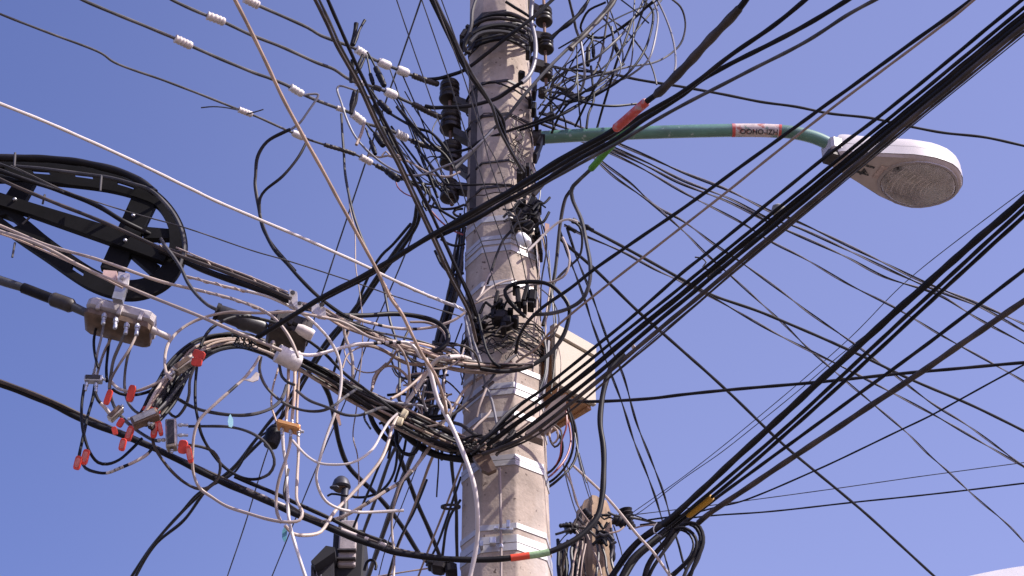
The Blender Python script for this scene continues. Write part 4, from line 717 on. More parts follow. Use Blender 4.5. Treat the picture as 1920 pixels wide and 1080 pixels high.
# --- cables of the tap box and the splitters
HG = 'coaxial jumpers around the grey tap box'
for lb, m, wp, s in (('silver jumper from the leftmost port of the tap box', S, 5, '196,602 190,633 183,662 178,694 174,704'), ('cream jumper from the second port of the tap box', CR, 5.4, '218,612 209,633 196,660 187,686 182,704'),
    ('long jumper from the third port swinging down to the upright splitter', G, 5.8, '238,618 224,649 213,676 208,702 205,725 208,746 217,768 238,792 264,812 289,825 300,826'), ('cream jumper from the fourth port joining the third', CR, 5.4, '258,624 244,653 222,686 208,711 204,728'),
    ('cream jumper bowing from the fourth port to the middle splitter', G, 5, '254,632 242,660 234,700 234,733 243,760 260,775 272,776'), ('black jumper behind the leftmost port', K, 4.6, '181,612 176,640 178,668 184,690'), ('black jumper behind the second port', K, 5, '208,618 203,652 199,690 200,715'),
    ('black jumper from the small splitter down through the two red tags', K, 5.6, '178,722 174,745 164,780 156,818 149,850 146,868'), ('black jumper looping from the small splitter under the thick cable', K, 5.2, '158,722 153,756 153,786 158,818 169,849 184,867 202,870 224,862 247,842 266,822'),
    ('black and cream jumper running from the red tags along below', K, 5.4, '154,868 160,878 178,885 200,887 224,878 256,864 278,850 289,836'), ('cream double jumper under the brass connector, upper one', CR, 6, '208,716 220,728 236,733 256,733 282,724 307,711 324,700'),
    ('dark double jumper under the brass connector, lower one', K, 5.4, '210,730 225,738 245,741 273,736 300,724 316,714'), ('cable dropping from the round red tags and bowing left', G, 5.2, '365,686 356,712 354,742 345,766 330,782 318,774 311,760'), ('black cable dropping upright from the round red tags', K, 5, '369,688 366,724 367,760 372,788 378,815 392,842 413,869 436,887 464,898 487,897 504,889'),
    ('wide cable loop closing on the right of the upright splitter', G, 5, '354,799 380,799 433,801 469,811 496,829 511,851 514,871 504,889 490,896'), ('round cable loop hanging under the upright splitter', B, 5.2, '352,834 378,838 400,847 413,869 409,896 393,913 373,917 349,907 322,884 300,856 289,836 286,822'),
    ('short striped jumper from the small splitter to the brown one', K, 6, '178,735 184,750 195,762 206,775'), ('cable bowing from the bundle to the orange bar', G, 6, '305,726 338,750 368,766 404,775 453,779 489,773 515,761 530,745 538,722'),
    ('cable curve sagging across the orange bar to the right', G, 5, '490,668 487,693 497,722 522,749 549,764 580,771 607,769 629,758 647,744,6.3 668,730,6.62'), ('cable sagging from the orange bar cables towards the knot', G, 5, '556,732 580,751 613,764 647,778 676,778 691,773 715,764,6.4 745,770,6.8'),
    ('short cable behind the white tape curling to the orange bar', G, 5, '524,684 529,707 541,718 552,722')):
    c(lb, m, wp, s, 6.18, group=HG, j=.06)
kj = 'black and cream jumper running from the red tags along below'
sleeve(kj, (200, 887), (228, 876), W, 'white_section', 1.03); sleeve(kj, (236, 873), (280, 848), CR, 'cream_section', 1.03); sleeve('short striped jumper from the small splitter to the brown one', (192, 758), (206, 774), PKP, 'pale_section', 1.08)
k12 = 'long cream cable swinging left from the orange bar and back up to the bundle'
c(k12, CR, 6, '559,816 559,851 557,896 557,940 567,960 562,975 540,979 504,974 469,964 424,949 398,933 374,915 363,887 362,839 365,810 374,787 400,761 437,728 461,706 478,684 487,668', (6.25, 6.1))
for a, b in (((446, 720), (425, 740)), ): sleeve(k12, a, b, G, 'dark_section', 1.04)
for lb, m, wp, s in (('white cable hanging from the orange bar down to the bottom edge', W, 6.4, '529,806 531,842 536,873 539,929 543,978 556,1030 576,1092'), ('cream cable curving under the orange bar', CR, 6.2, '545,808 543,833 536,860 524,896 518,929 520,962 528,980'),
                     ('white cable sagging right from the orange bar into the tangle', W, 5, '548,826 560,840 578,857 598,868 624,871 658,868 687,853 702,838 716,812 730,790 745,776'), ('dark cable behind the white ones below the orange bar', B, 5, '540,880 533,925 540,944 558,957 580,970 604,977')):
    c(lb, m, wp, s, 6.22, group='cables below the orange bar')
for lb, s, wp in (('upright cable from the tap to the orange bar, leftmost thin one', '522,690 511,729 509,760 518,790', 4), ('upright cable from the tap to the orange bar, second', '541,688 540,729 537,790', 6), ('upright cable from the tap to the orange bar, third', '553,692 552,738 548,790', 6.4), ('upright cable from the tap to the orange bar, rightmost', '561,698 558,749 557,794', 5)):
    c(lb, TAN2, wp, s, 6.28, group='upright cables above the orange bar')

# --- further strands of the tangles
r4 = random.Random(21)
for i in range(7):
    a, b, c_, d = (1004 + r4.uniform(0, 34), r4.uniform(165, 250)), (1052 + r4.uniform(-14, 30), r4.uniform(110, 200)), (1115 + r4.uniform(-16, 60), r4.uniform(60, 160)), (1170 + r4.uniform(-40, 110), -12)
    c('long thin wire sweeping up to the right through the tangle by the pole head', (K, K, G, B)[i % 4], r4.uniform(2.4, 4), '%d,%d %d,%d %d,%d %d,%d' % (a + b + c_ + d), 7.1, group='long wires sweeping through the tangle right of the pole head', j=.12)
for i in range(16):
    x, y = r4.uniform(690, 860), r4.uniform(640, 790); a = r4.uniform(0, 6.28); rr = r4.uniform(26, 62); s = r4.choice((1, -1)); n = r4.choice((4, 5, 6)); e = r4.uniform(.55, 1.1)
    c('looping cable in the tangle left of the pole', (CR, T, K, G, T, CR, K, B)[i % 8], r4.uniform(3, 5), ' '.join('%d,%d' % (x + rr * math.cos(a + s * k * .62), y + rr * e * math.sin(a + s * k * .62)) for k in range(n)), r4.uniform(6.75, 7.1), group='looping cables tangled left of the pole', j=.07)
for i in range(14):
    x = r4.uniform(770, 880); y = r4.uniform(600, 700); dx = r4.uniform(-70, 10); dy = r4.uniform(110, 260)
    c('dark cable trailing down behind the tangle left of the pole', (K, G, K, B, T)[i % 5], r4.uniform(3, 5.4), '%d,%d %d,%d %d,%d %d,%d' % (x, y, x + dx * .3 + r4.uniform(-12, 12), y + dy * .35, x + dx * .7 + r4.uniform(-14, 14), y + dy * .7, x + dx, y + dy), 7.35, group='cables trailing behind the tangle left of the pole', j=.08)
for i in range(12):
    x = r4.uniform(690, 790); y = r4.uniform(120, 260); ex, ey = r4.uniform(805, 880), r4.uniform(300, 440)
    c('thin dark lead among the crossing wires by the left insulators', (K, K, G)[i % 3], r4.uniform(2.2, 4), '%d,%d %d,%d %d,%d %d,%d' % (x, y, x + (ex - x) * .35 + r4.uniform(-14, 14), y + (ey - y) * .3, x + (ex - x) * .7 + r4.uniform(-14, 14), y + (ey - y) * .7 + r4.uniform(-8, 8), ex, ey), 7.08, group='thin dark leads by the left insulators', j=.08)
for i in range(8):
    y = 26 + i * 7 + r4.uniform(-3, 3); x0 = 874 + r4.uniform(-4, 8)
    c('dirty cable wound round the pole head', (K, B, G, K)[i % 4], r4.uniform(3.6, 6.4), '%d,%d,7.12 %d,%d,7.02 %d,%d,6.985 %d,%d,6.99 %d,%d,7.05 %d,%d,7.15' % (x0 - 2, y + 26, x0 + 16, y + 12, x0 + 44, y + r4.uniform(-1, 5), x0 + 76, y + r4.uniform(-3, 4), x0 + 104, y + 10, x0 + 122, y + 22), 7., group='dirty cables wound round the pole head', j=0)
# ---------------------------------------------------------------- storage hoop with its cable coil and messenger
HB = MAT('black_hoop_plastic', (.008, .0075, .008), .7, var=.3, spec=.12)
hp = thing('storage_hoop', at(150, 430, 6.15), 'big black slotted cable storage hoop hanging at the left edge', 'cable hoop')
outer = spline([(-150, 330, 0), (-70, 304, 0), (0, 296, 0), (60, 300, 0), (140, 305, 0), (217, 322, 0), (280, 348, 0), (322, 385, 0), (346, 428, 0), (351, 462, 0), (340, 502, 0), (318, 532, 0), (280, 553, 0), (235, 559, 0), (170, 541, 0), (80, 482, 0), (30, 448, 0), (-20, 412, 0), (-80, 374, 0), (-150, 332, 0)], 3)[:, :2]
inner = spline([(-75, 341, 0), (0, 338, 0), (60, 340, 0), (140, 347, 0), (210, 357, 0), (258, 370, 0), (292, 385, 0), (312, 415, 0), (318, 450, 0), (312, 480, 0), (295, 508, 0), (265, 522, 0), (235, 524, 0), (185, 508, 0), (95, 448, 0), (55, 415, 0), (15, 384, 0), (-75, 343, 0)], 3)[:, :2]
def resamp(P, n):
    s = np.concatenate([[0], np.cumsum(np.linalg.norm(np.diff(P, axis=0), axis=1))]); x = np.linspace(0, s[-1], n); return np.stack([np.interp(x, s, P[:, 0]), np.interp(x, s, P[:, 1])], 1)
NN = 160; oo = resamp(outer, NN); ii = resamp(inner, NN); mb = MB()
for f0, f1, slot in ((0, .38, 0), (.38, .62, 1), (.62, 1., 0)):
    a = oo + (ii - oo) * f0; b = oo + (ii - oo) * f1; i = 0
    while i < NN - 1:
        if slot and i % 12 in (2, 3, 4, 5, 6) and (i < 60 or i > 110): i += 1; continue
        j = i + 1; q = [a[i], a[j], b[j], b[i]]
        fr = [at(x, y, 6.12) for x, y in q]; bk = [p + np.array((0, .022, 0)) for p in fr]
        mb.add(fr + bk, [(0, 1, 2, 3), (7, 6, 5, 4), (0, 4, 5, 1), (3, 2, 6, 7), (0, 3, 7, 4), (1, 5, 6, 2)]); i += 1
mb.build('rim', HB, hp, smooth=False)
for nm, pts, Y in (('crossbar', [(250, 362), (292, 380), (228, 510), (188, 500)], 6.125), ('crossbar', [(34, 330), (66, 340), (28, 410), (-10, 396)], 6.125), ('spoke', [(262, 424), (330, 430), (330, 446), (270, 446)], 6.13), ('spoke', [(244, 462), (300, 498), (286, 514), (238, 472)], 6.13),
                   ('centre_beam', [(-40, 348), (60, 380), (250, 437), (318, 470), (306, 490), (230, 462), (60, 402), (-40, 372)], 6.1)):
    mb = MB(); mb.prism(pts, Y, .03); mb.build(nm, HB, hp, smooth=False)
for x, y in ((250, 405), (235, 452), (28, 375)): mb = MB(); mb.lathe(at(x, y, 6.1), (0, -1, 0), [(.007, 0), (.007, .008), (.003, .011)], 10); mb.build('bolt', STL, hp)
c('thick black cable riding over the top of the storage hoop', K, 13, '-20,296 60,297 110,300 165,307 220,320 262,340 290,362', 6.08, j=0)
c('grey strap edge cable along the storage hoop top inside the thick one', G, 7, '28,312 90,318 150,326 200,333 245,344 285,358 318,390 340,432 345,470 336,500', 6.07, j=0)
c('brown cable lying along the centre beam of the storage hoop', B, 6.5, '-14,330 20,346 90,375 160,402 217,427 262,448 307,468 345,482 400,502 480,532 546,560', 6.03, j=0)
c('dark cable crossing inside the storage hoop to its hub', K, 8, '-14,318 40,335 110,356 180,385 230,415,6.06 282,440,6.14 300,452,6.2', 6.05, j=0)
c('thin grey cable beside the dark one inside the storage hoop', G, 3.4, '-14,302 30,318 80,340 120,360', 6.0, j=0); c('second thin grey cable at the left end of the storage hoop', G, 3.4, '-14,312 30,328 80,346 112,356', 6.0, j=0)
c('grey black cable leaving the hoop and dropping to the splice closure', G, 6, '302,448 310,462 325,482 340,505 352,530 372,556 390,572 406,580', 6.0, j=.01)
c('thick black messenger strand from the hoop to the steel clamps', K, 11, '300,470 347,490 400,513 480,540 548,566', 6.1, j=0)
kz = 'brown lashed strand above the black messenger strand'
c(kz, B, 8, '300,462 347,478 400,496 440,511 480,527 545,556', 6.08, kind='wrap', mats=[B, T], j=0)
c('cream strand edge along the lashed messenger', CR, 3, '330,464 400,493 460,515 540,548', 6.06, j=0)
for x0, y0, x1, y1, lb in ((28, 287, 27, 312, 'cable tie standing up on the storage hoop top'), (190, 330, 188, 358, 'cable tie round the hoop top rim'), (56, 407, 42, 420, 'black tie tail inside the hoop at the left'), (28, 455, 23, 482, 'pale tie tail hanging under the hoop at the left edge'), (84, 365, 80, 382, 'small tie on the centre beam of the hoop')):
    c(lb, K if 'black' in lb else G, 4, '%d,%d %d,%d' % (x0, y0, x1, y1), 6.04, j=0, cat='cable tie', name='cable_tie')
# bracket between hoop and tap box
bt = thing('hanger_bracket', at(222, 540, 6.05), 'bent white steel hanger bracket under the storage hoop holding the grey tap box', 'bracket')
mb = MB(); mb.prism([(222, 509), (243, 513), (240, 534), (220, 530)], 6.03, .012); mb.build('upper_plate', WPL, bt, smooth=False)
mb = MB(); mb.prism([(218, 530), (238, 534), (229, 562), (210, 558)], 6.04, .03); mb.build('bent_strap', STL, bt, smooth=False)
mb = MB(); mb.prism([(194, 506), (219, 508), (218, 526), (192, 517)], 6.04, .02); mb.build('pink_plate', MAT('pink_plate', (.62, .42, .36), .6, var=.15), bt, smooth=False)
mb = MB(); mb.lathe(at(231, 521, 6.03), (0, -1, 0), [(.010, 0), (.010, .008), (.004, .012)], 12); mb.build('bolt', STL, bt)
# ---------------------------------------------------------------- tap box
CST = MAT('cast_aluminium', (.50, .45, .44), .5, .35, var=.15, sc1=25, bump=.2)
def axes(x0, y0, Y0, x1, y1, Y1):
    a = at(x1, y1, Y1) - at(x0, y0, Y0); L = np.linalg.norm(a); a /= L; s = np.cross(a, zz); s /= np.linalg.norm(s); u = np.cross(s, a); return a, s, u, L
def fitting(P, d, L, r, parent, name='port', mat=STL):      # threaded connector pointing along d
    mb = MB(); mb.lathe(P, d, [(r * .8, 0), (r * .8, L * .12), (r * 1.25, L * .14), (r * 1.25, L * .4), (r * .85, L * .42), (r * .95, L * .5), (r * .8, L * .56), (r * .95, L * .62), (r * .95, L * .95), (r * .7, L)], 8); return mb.build(name, mat, parent)
def tapbox(name, lb, x0, y0, x1, y1, Y, wd, hh, mtop, mbot, group=None):
    a, s, u, L = axes(x0, y0, Y, x1, y1, Y + .03); c0 = (at(x0, y0, Y) + at(x1, y1, Y + .03)) / 2; t = thing(name, c0, lb, 'tap box', group)
    mb = MB(); mb.box(c0 + u * hh * .3, a * L / 2, s * wd / 2, u * hh * .45, 0, .016); mb.build('lid', mtop, t)
    mb = MB(); mb.box(c0 - u * hh * .32, a * L / 2 * .97, s * wd / 2 * .94, u * hh * .36, 0, .014); mb.build('base', mbot, t)
    for k in (-.62, 0, .62):
        mb = MB(); mb.box(c0 + a * L / 2 * k + s * wd * .5 + u * hh * .1, a * .008, s * .008, u * hh * .32, 0, .003); mb.build('lid_lug', mtop, t)
    return t, a, s, u, L, c0
# side axis must point to the viewer
tb, a_, s_, u_, L_, c_ = tapbox('tap_box', 'grey cast metal tap box with four cables below, under the storage hoop', 162, 590, 288, 622, 6.15, .14, .068, CST, BRN)
for x, y in ((196, 592), (218, 600), (238, 610), (258, 612)): fitting(at(x, y - 4, 6.09), (0.04, -.1, -1), .055, .0085, tb)
mb = MB(); q0 = at(284, 618, 6.15); mb.lathe(q0, at(311, 630, 6.17) - q0, [(.014, 0), (.014, .02), (.011, .022), (.0125, .062), (.0125, .074), (.009, .075)], 12); mb.build('end_cap', PKP, tb)
kx = 'thick dark grey cable with shrink sleeves entering the tap box from the left edge'
c(kx, MAT('dark_shrink', (.06, .06, .068), .5, var=.3), 17, '-18,518 0,526 42,540 95,560 130,572 168,588', 6.13, j=0)
sleeve(kx, (42, 540), (92, 560), K, 'shrink_sleeve', 1.22); sleeve(kx, (95, 561), (140, 577), DST, 'shrink_sleeve', 1.62)
# second tap and splice closure behind the white tape
t2b, a_, s_, u_, L_, c_ = tapbox('tap_box', 'dark tap box behind the white tape, at the end of the black splice closure', 504, 612, 578, 636, 6.3, .14, .07, DST, MAT('dark_brown_cast', (.05, .035, .028), .6, .2, var=.5, sc1=25))
for x, y in ((512, 640), (528, 648), (545, 654), (560, 660)): fitting(at(x, y, 6.25), (0.02, -.1, -1), .05, .009, t2b, mat=BRS if x < 540 else PKP)
mb = MB(); q0 = at(556, 614, 6.25); mb.lathe(q0, at(583, 628, 6.27) - q0, [(.016, 0), (.022, .02), (.024, .06), (.021, .07)], 14); mb.build('cream_cap', PKP, t2b)
t = thing('splice_closure', at(405, 583, 6.2), 'black tubular splice closure above the thick bundle', 'splice closure')
p0, p1 = at(404, 583, 6.22), at(500, 618, 6.28); L = np.linalg.norm(p1 - p0); mb = MB(); mb.lathe(p0, p1 - p0, [(.024, 0), (.030, .01), (.032, L * .45), (.036, L * .5), (.036, L * .62), (.031, L * .66), (.031, L * .9), (.02, L)], 20); mb.build('tube', MAT('closure_black', (.035, .032, .034), .45, var=.4, sc1=10), t)
mb = MB(); mb.lathe(p0, p1 - p0, [(.034, 0), (.034, .014), (.03, .015)], 18); mb.build('collar', K, t)
# steel suspension clamps on the messenger
def plate(lb, pts, Y, dep, holes, mat=CST, group='steel clamps on the messenger strand'):
    t = thing('strand_clamp', at(*pts[0], Y), lb, 'clamp', group); mb = MB(); mb.prism(pts, Y, dep); mb.build('plate', mat, t, smooth=False)
    for x, y, r in holes:
        mb = MB(); p = at(x, y, Y); mb.lathe(p - np.array((0, .006, 0)), (0, -1, 0), [(r, 0), (r, .004), (r * .6, .0045)], 14); mb.build('bolt_hole', DST, t)
plate('upright grey steel clamp plate with a dark hole where the arc cable meets the messenger', [(543, 542), (557, 547), (557, 564), (550, 576), (541, 572)], 6.05, .02, [(549, 551, .009)])
plate('grey steel clamp under the upright one, with a ringed hole', [(545, 562), (566, 567), (568, 576), (560, 580), (550, 572)], 6.04, .025, [(562, 571, .008)])
plate('grey steel clamp on the messenger right of the black crossing cable', [(585, 574), (600, 568), (610, 578), (610, 594), (596, 592), (584, 584)], 6.1, .02, [(604, 573, .01)])
# ---------------------------------------------------------------- splitters
def splitter(lb, x0, y0, x1, y1, Y, wd, th, mats, ports=()):
    a, s, u, L = axes(x0, y0, Y, x1, y1, Y); c0 = (at(x0, y0, Y) + at(x1, y1, Y)) / 2; t = thing('splitter', c0, lb, 'splitter', 'metal splitters and fittings on the jumpers'); mb = MB(); m = mpp(x0, y0, Y)
    fy = np.array((0, 1., 0)); up = np.cross(a, fy); up /= np.linalg.norm(up)
    mb.box(c0, a * L / 2, up * wd * m / 2, fy * th / 2, 0, .003); mb.build('body', mats[0], t)
    mb = MB(); mb.box(c0 - fy * (th / 2 + .0015), a * L * .42, up * wd * m * .32, fy * .002); mb.build('face_plate', mats[1], t, smooth=False)
    for x, y, dx, dy, ln in ports:
        p = at(x, y, Y - .002); q = at(x + dx * ln, y + dy * ln, Y); fitting(p, q - p, np.linalg.norm(q - p), 3.2 * m, t)
    return t
splitter('small silver splitter under the leftmost tap port', 159, 711, 192, 712, 6.16, 13, .03, (STL, DST), ((178, 706, -.1, -1, 14), (163, 717, -.2, 1, 16), (180, 718, 0, 1, 18), (189, 710, 1, .2, 9)))
splitter('brownish slanted splitter below the first red tags', 205, 787, 228, 765, 6.15, 13, .03, (BRS, BRN), ((206, 776, -.7, -.7, 10), (224, 766, .7, -.7, 9)))
splitter('dark grey cluster splitter between the red tags over the thick cable', 248, 795, 296, 775, 6.0, 20, .04, (BRN, BRS), ((252, 785, -1, .05, 13), (285, 778, 1, .1, 16), (277, 794, 1, 0, 10), (268, 782, .2, -1, 10)))
splitter('upright ribbed splitter with three cables on its right', 321, 790, 322, 842, 6.12, 20, .04, (BRS, DST), ((333, 797, 1, 0, 20), (333, 816, 1, 0, 20), (333, 834, 1, 0, 20), (311, 825, -1, 0, 16), (322, 843, 0, 1, 6)))
splitter('brass and grey barrel connector on the cream jumper beside the round red tags', 328, 697, 358, 675, 6.12, 15, .04, (BRS, BRN), ((328, 697, -.8, .55, 12), (357, 675, .7, -.6, 8)))
ob_ = splitter('orange flat splitter bar over the hanging white cables', 520, 796, 563, 807, 6.15, 10, .05, (MAT('orange_anodised', (.62, .29, .10), .45, .2, var=.15), MAT('orange_face', (.66, .33, .12), .4, .2, var=.12)), ((529, 802, 0, 1, 14), (545, 806, 0, 1, 14), (560, 808, 0, 1, 10), (537, 798, 0, -1, 10), (548, 798, 0, -1, 10), (561, 808, 1, .2, 9)))
mb = MB(); mb.lathe(at(512, 818, 6.7), (.15, 0, 1), [(.008, -.05), (.028, -.045), (.033, -.02), (.033, .02), (.02, .045), (.008, .05)], 14); tag(mb.build('cable_weight', K), 'black lump shaped cable joint left below the orange bar', 'cable joint')
# ---------------------------------------------------------------- red tags
def redtag(lb, x, y, w_, h_, ang, Y, mat=RED, face=True):
    m = mpp(x, y, Y); ca, sa = math.cos(R(ang)), math.sin(R(ang)); X = np.array((ca, 0, sa)); Z = np.array((-sa, 0, ca)) * math.cos(PITCH * .6) + np.array((0, -math.sin(PITCH * .6) * ca, 0))
    N = np.cross(X, Z); N /= np.linalg.norm(N); t = thing('cable_tag', at(x, y, Y), lb, 'cable tag', 'red plastic tags on the jumpers'); n = 14; rr = []
    def rg(k, d): 
        P = []
        for i in range(20):
            a = 2 * math.pi * i / 20; cx, sy = math.cos(a), math.sin(a); q = (abs(cx)**5 + abs(sy)**4.2) ** (-1 / 4.6)
            P.append(at(x, y, Y) + X * cx * q * w_ / 2 * m * k + Z * sy * q * h_ / 2 * m * k + N * d)
        return P
    mb = MB(); mb.loft([rg(.93, -.007), rg(1, -.005), rg(1, .005), rg(.93, .007)]); mb.build('body', mat, t)
    if face:
        mb = MB(); mb.loft([rg(.66, -.0085), rg(.66, .0085)]); mb.build('window', MAT('tag_window', (.62, .18, .15), .4, var=.35, sc1=80), t)
for lb, x, y, w_, h_, an, f in (('lowest red tag at far left, front one of the pair', 146, 868, 13, 27, -12, 1), ('red tag right behind the lowest one at far left', 160, 857, 13, 30, -12, 1), ('upright oblong red tag on the jumper below the tap box', 246, 738, 14, 33, -12, 0), ('partly hidden red tag just under the third jumper', 203, 745, 11, 30, -18, 0),
                                ('red tag below the brownish slanted splitter, upper piece', 226, 793, 11, 18, -30, 0), ('small red tag below the brownish slanted splitter, lower left piece', 215, 808, 10, 16, 20, 0), ('red tag in the middle, upper of two overlapping', 243, 813, 13, 30, -16, 1), ('red tag in the middle, lower of two overlapping', 230, 834, 12, 24, -12, 1),
                                ('flat lying red tag on top of the cluster splitter', 284, 769, 34, 11, -14, 0), ('red tag hanging under the cluster splitter, left one', 290, 805, 12, 34, -8, 1), ('red tag hanging under the cluster splitter, right one', 300, 803, 9, 30, 14, 1), ('round red tag under the upright splitter', 343, 838, 17, 26, -6, 0), ('slim red tag leaning right under the upright splitter', 355, 852, 11, 34, 14, 1),
                                ('upper of the two round red tags on the thick bundle', 373, 665, 24, 16, -22, 0), ('lower of the two round red tags on the thick bundle', 369, 679, 20, 16, -10, 0)):
    redtag(lb, x, y, w_, h_, an, 6.1 if 'lower' not in lb else 6.07, face=f)
CY = MAT('pale_cyan_plastic', (.35, .62, .66), .4, var=.12)
def leaf(lb, pts, Y, mat): mb = MB(); mb.prism(pts, Y, .004); tag(mb.build('plastic_tag', mat, smooth=False), lb, 'cable tag')
leaf('pale cyan leaf shaped tag on the cable left of the bundle loops', [(432, 776), (437, 786), (437, 796), (434, 801), (429, 800), (427, 790), (429, 781)], 6.1, CY)
leaf('small cyan tag at the foot of the white cables near the bottom', [(533, 988), (538, 996), (537, 1010), (533, 1016), (529, 1008), (529, 996)], 6.4, MAT('cyan_dark', (.10, .28, .34), .4, var=.2))
leaf('torn pale tape flag hanging from the cream cable left of the white tape', [(458, 712), (470, 709), (480, 697), (486, 700), (484, 712), (474, 716)], 6.1, PKP)
leaf('small frayed pinkish tie flag on the cables above the ventilator cap', [(631, 772), (636, 776), (640, 796), (636, 798), (630, 782)], 6.3, MAT('frayed_tie', (.38, .25, .2), .7, var=.2))
mb = MB(); mb.box(at(758, 776, 6.5), (.01, 0, -.008), (.008, 0, .016), (0, .008, 0), 0, .003); mb.box(at(750, 790, 6.5), (.011, 0, -.004), (.004, 0, .015), (0, .008, 0), 0, .003); tag(mb.build('wire_clip', MAT('yellowed_plastic', (.52, .44, .28), .5, var=.2)), 'yellowish plastic clip on the bundle left of the knot', 'clip')
# ---------------------------------------------------------------- hardware on the pole front
rj = random.Random(8)
def clampthing(lb, parts, Y):
    t = thing('cable_clamp', at(parts[0][0], parts[0][1], Y), lb, 'clamp', 'black cable clamps on the pole')
    for x, y, w_, h_, an in parts:
        w_ *= .86; h_ *= .86; an += rj.uniform(-9, 9); m = mpp(x, y, Y); X = np.array((math.cos(R(an)), 0, -math.sin(R(an)))); Z = np.array((math.sin(R(an)), 0, math.cos(R(an)))); mb = MB()
        mb.box(at(x, y, Y), X * w_ * m / 2, np.array((0, .035, 0)), Z * h_ * m / 2, 0, min(w_, h_) * m * .2); mb.build('jaw', K, t)
    return t
clampthing('black clamp with two prongs on the lit pole face inside the cable loop', [(972, 562, 10, 40, 0), (985, 556, 9, 46, 4), (998, 560, 18, 32, 12), (1004, 548, 8, 14, 0), (984, 578, 8, 14, 0), (995, 575, 14, 6, 10), (968, 545, 16, 4, 0)], 6.93)
clampthing('black clamp body low on the shaded pole face', [(937, 597, 34, 26, 8), (950, 606, 24, 24, 0), (926, 592, 10, 22, -12), (966, 603, 14, 14, 20), (957, 588, 12, 8, 10), (944, 616, 12, 14, 0)], 6.95)
clampthing('small upright black clamp on the shaded pole face', [(931, 564, 8, 34, 4), (938, 572, 10, 16, 16), (942, 580, 6, 10, 30)], 6.96)
clampthing('large dark clamp mass high on the right pole edge', [(985, 402, 34, 16, -35), (998, 385, 16, 30, 20), (978, 418, 22, 22, -10), (1004, 412, 18, 26, 6), (965, 425, 18, 12, -50), (990, 428, 26, 12, -28), (1010, 390, 12, 18, 0), (975, 388, 30, 10, -50)], 6.99)
clampthing('dark clamp clinging to the right pole edge above the bands', [(1012, 462, 8, 42, 4), (1014, 480, 9, 12, 0), (1008, 440, 10, 20, -8)], 7.1)
clampthing('dark clamp mass on the left pole edge above the cable sheaf', [(884, 598, 16, 34, -20), (888, 620, 22, 22, 0), (880, 578, 10, 22, -30), (905, 612, 18, 10, 24), (893, 636, 20, 12, 6)], 7.05)
clampthing('dark clamp and nuts on the left of the pole head', [(870, 70, 12, 26, 16), (866, 86, 10, 14, 0), (879, 58, 14, 10, 40)], 7.08)
clampthing('black clamp at the pole side under the lamp arm', [(1012, 270, 10, 30, 24), (1006, 290, 9, 28, 10), (1016, 262, 14, 6, 0)], 7.05)
clampthing('dark nuts at the upper right pole edge near the grey conduit', [(996, 82, 8, 22, -6), (990, 100, 9, 16, 0), (998, 118, 8, 14, 8), (978, 144, 14, 12, 16)], 7.0)
clampthing('dark brackets clinging to the right pole edge over the lamp arm', [(1002, 172, 9, 30, 0), (1001, 206, 10, 22, 10), (1006, 232, 8, 16, -6), (994, 192, 8, 12, 0)], 7.08)
clampthing('dark bracket where the lowest insulator wire meets the pole', [(978, 325, 20, 12, -16), (990, 318, 8, 14, 0), (974, 333, 12, 8, 10)], 7.0)
mb = MB(); q0 = at(975, 443, 6.9); mb.lathe(q0, at(994, 462, 6.88) - q0, [(.006, -.01), (.02, -.004), (.026, .012), (.026, .05), (.02, .066), (.008, .072)], 16); tag(mb.build('cable_end_cap', MAT('bright_white_plastic', (.8, .78, .76), .4, var=.04)), 'bright white plastic cap on the pole between the bands', 'cap')
leaf('small pinkish plastic strap end right of the pole by the bands', [(1022, 418), (1030, 420), (1030, 432), (1022, 436)], 7.05, MAT('pink_plastic', (.6, .38, .3), .5, var=.1))
clampthing('dark cable clamp with hanging hook at the left foot of the pole', [(822, 1064, 30, 22, 8), (846, 1070, 26, 26, -10), (808, 1060, 14, 12, 0), (834, 1052, 40, 5, 4)], 7.1)
# ring plate at the left of the pole
mb = MB(); zc = at(845, 952, 7.15); n = 30; r1, r0 = 19 * mpp(845, 952, 7.15), 14 * mpp(845, 952, 7.15); cs = [(math.cos(2 * math.pi * k / n), math.sin(2 * math.pi * k / n)) for k in range(n)]
mb.loft([[zc + np.array((x * r1, y * r1 * .5, 0)) for x, y in cs], [zc + np.array((x * r1, y * r1 * .5, .008)) for x, y in cs], [zc + np.array((x * r0, y * r0 * .4, .008)) for x, y in cs], [zc + np.array((x * r0, y * r0 * .4, 0)) for x, y in cs], [zc + np.array((x * r1, y * r1 * .5, 0)) for x, y in cs]], cap=False)
tag(mb.build('ring_plate', DST), 'flat dark ring plate sticking out left of the pole low down', 'ring')
# hooks on the thick black cable
c('black hook of wire hanging left of the slanting cables at the bottom', K, 5, '683,1070 687,1056 694,1050 702,1052 706,1060 704,1068', 6.9, cat='hook', name='hook')
c('small wire loop on the thick black cable', G, 3, '708,1022 716,1012 725,1014 726,1024 718,1030', 6.6, cat='hook', name='hook')
# drop wire clamp among the twisted drops
mb = MB(); q0 = at(1458, 396, 7.6); mb.lathe(q0 + np.array((0, 0, -.03)), (0.1, -.3, 1), [(.008, 0), (.028, .008), (.034, .028), (.030, .05), (.014, .06)], 14); tag(mb.build('drop_clamp', MAT('grey_knob', (.22, .22, .20), .6, var=.3, sc1=40)), 'grey round clamp on the twisted drops behind the big bundle', 'clamp')
for i, (x, y) in enumerate(((1175, 636), (1188, 651))):
    mb = MB(); mb.lathe(at(x, y, 6.4), (1, -.4, .4), [(.003, -.008), (.009, -.006), (.009, .006), (.003, .008)], 10); tag(mb.build('bolt', CR), ('cream bolt end on the big bundle near the cabinet', 'second cream bolt end on the big bundle, lower right one')[i], 'bolt')
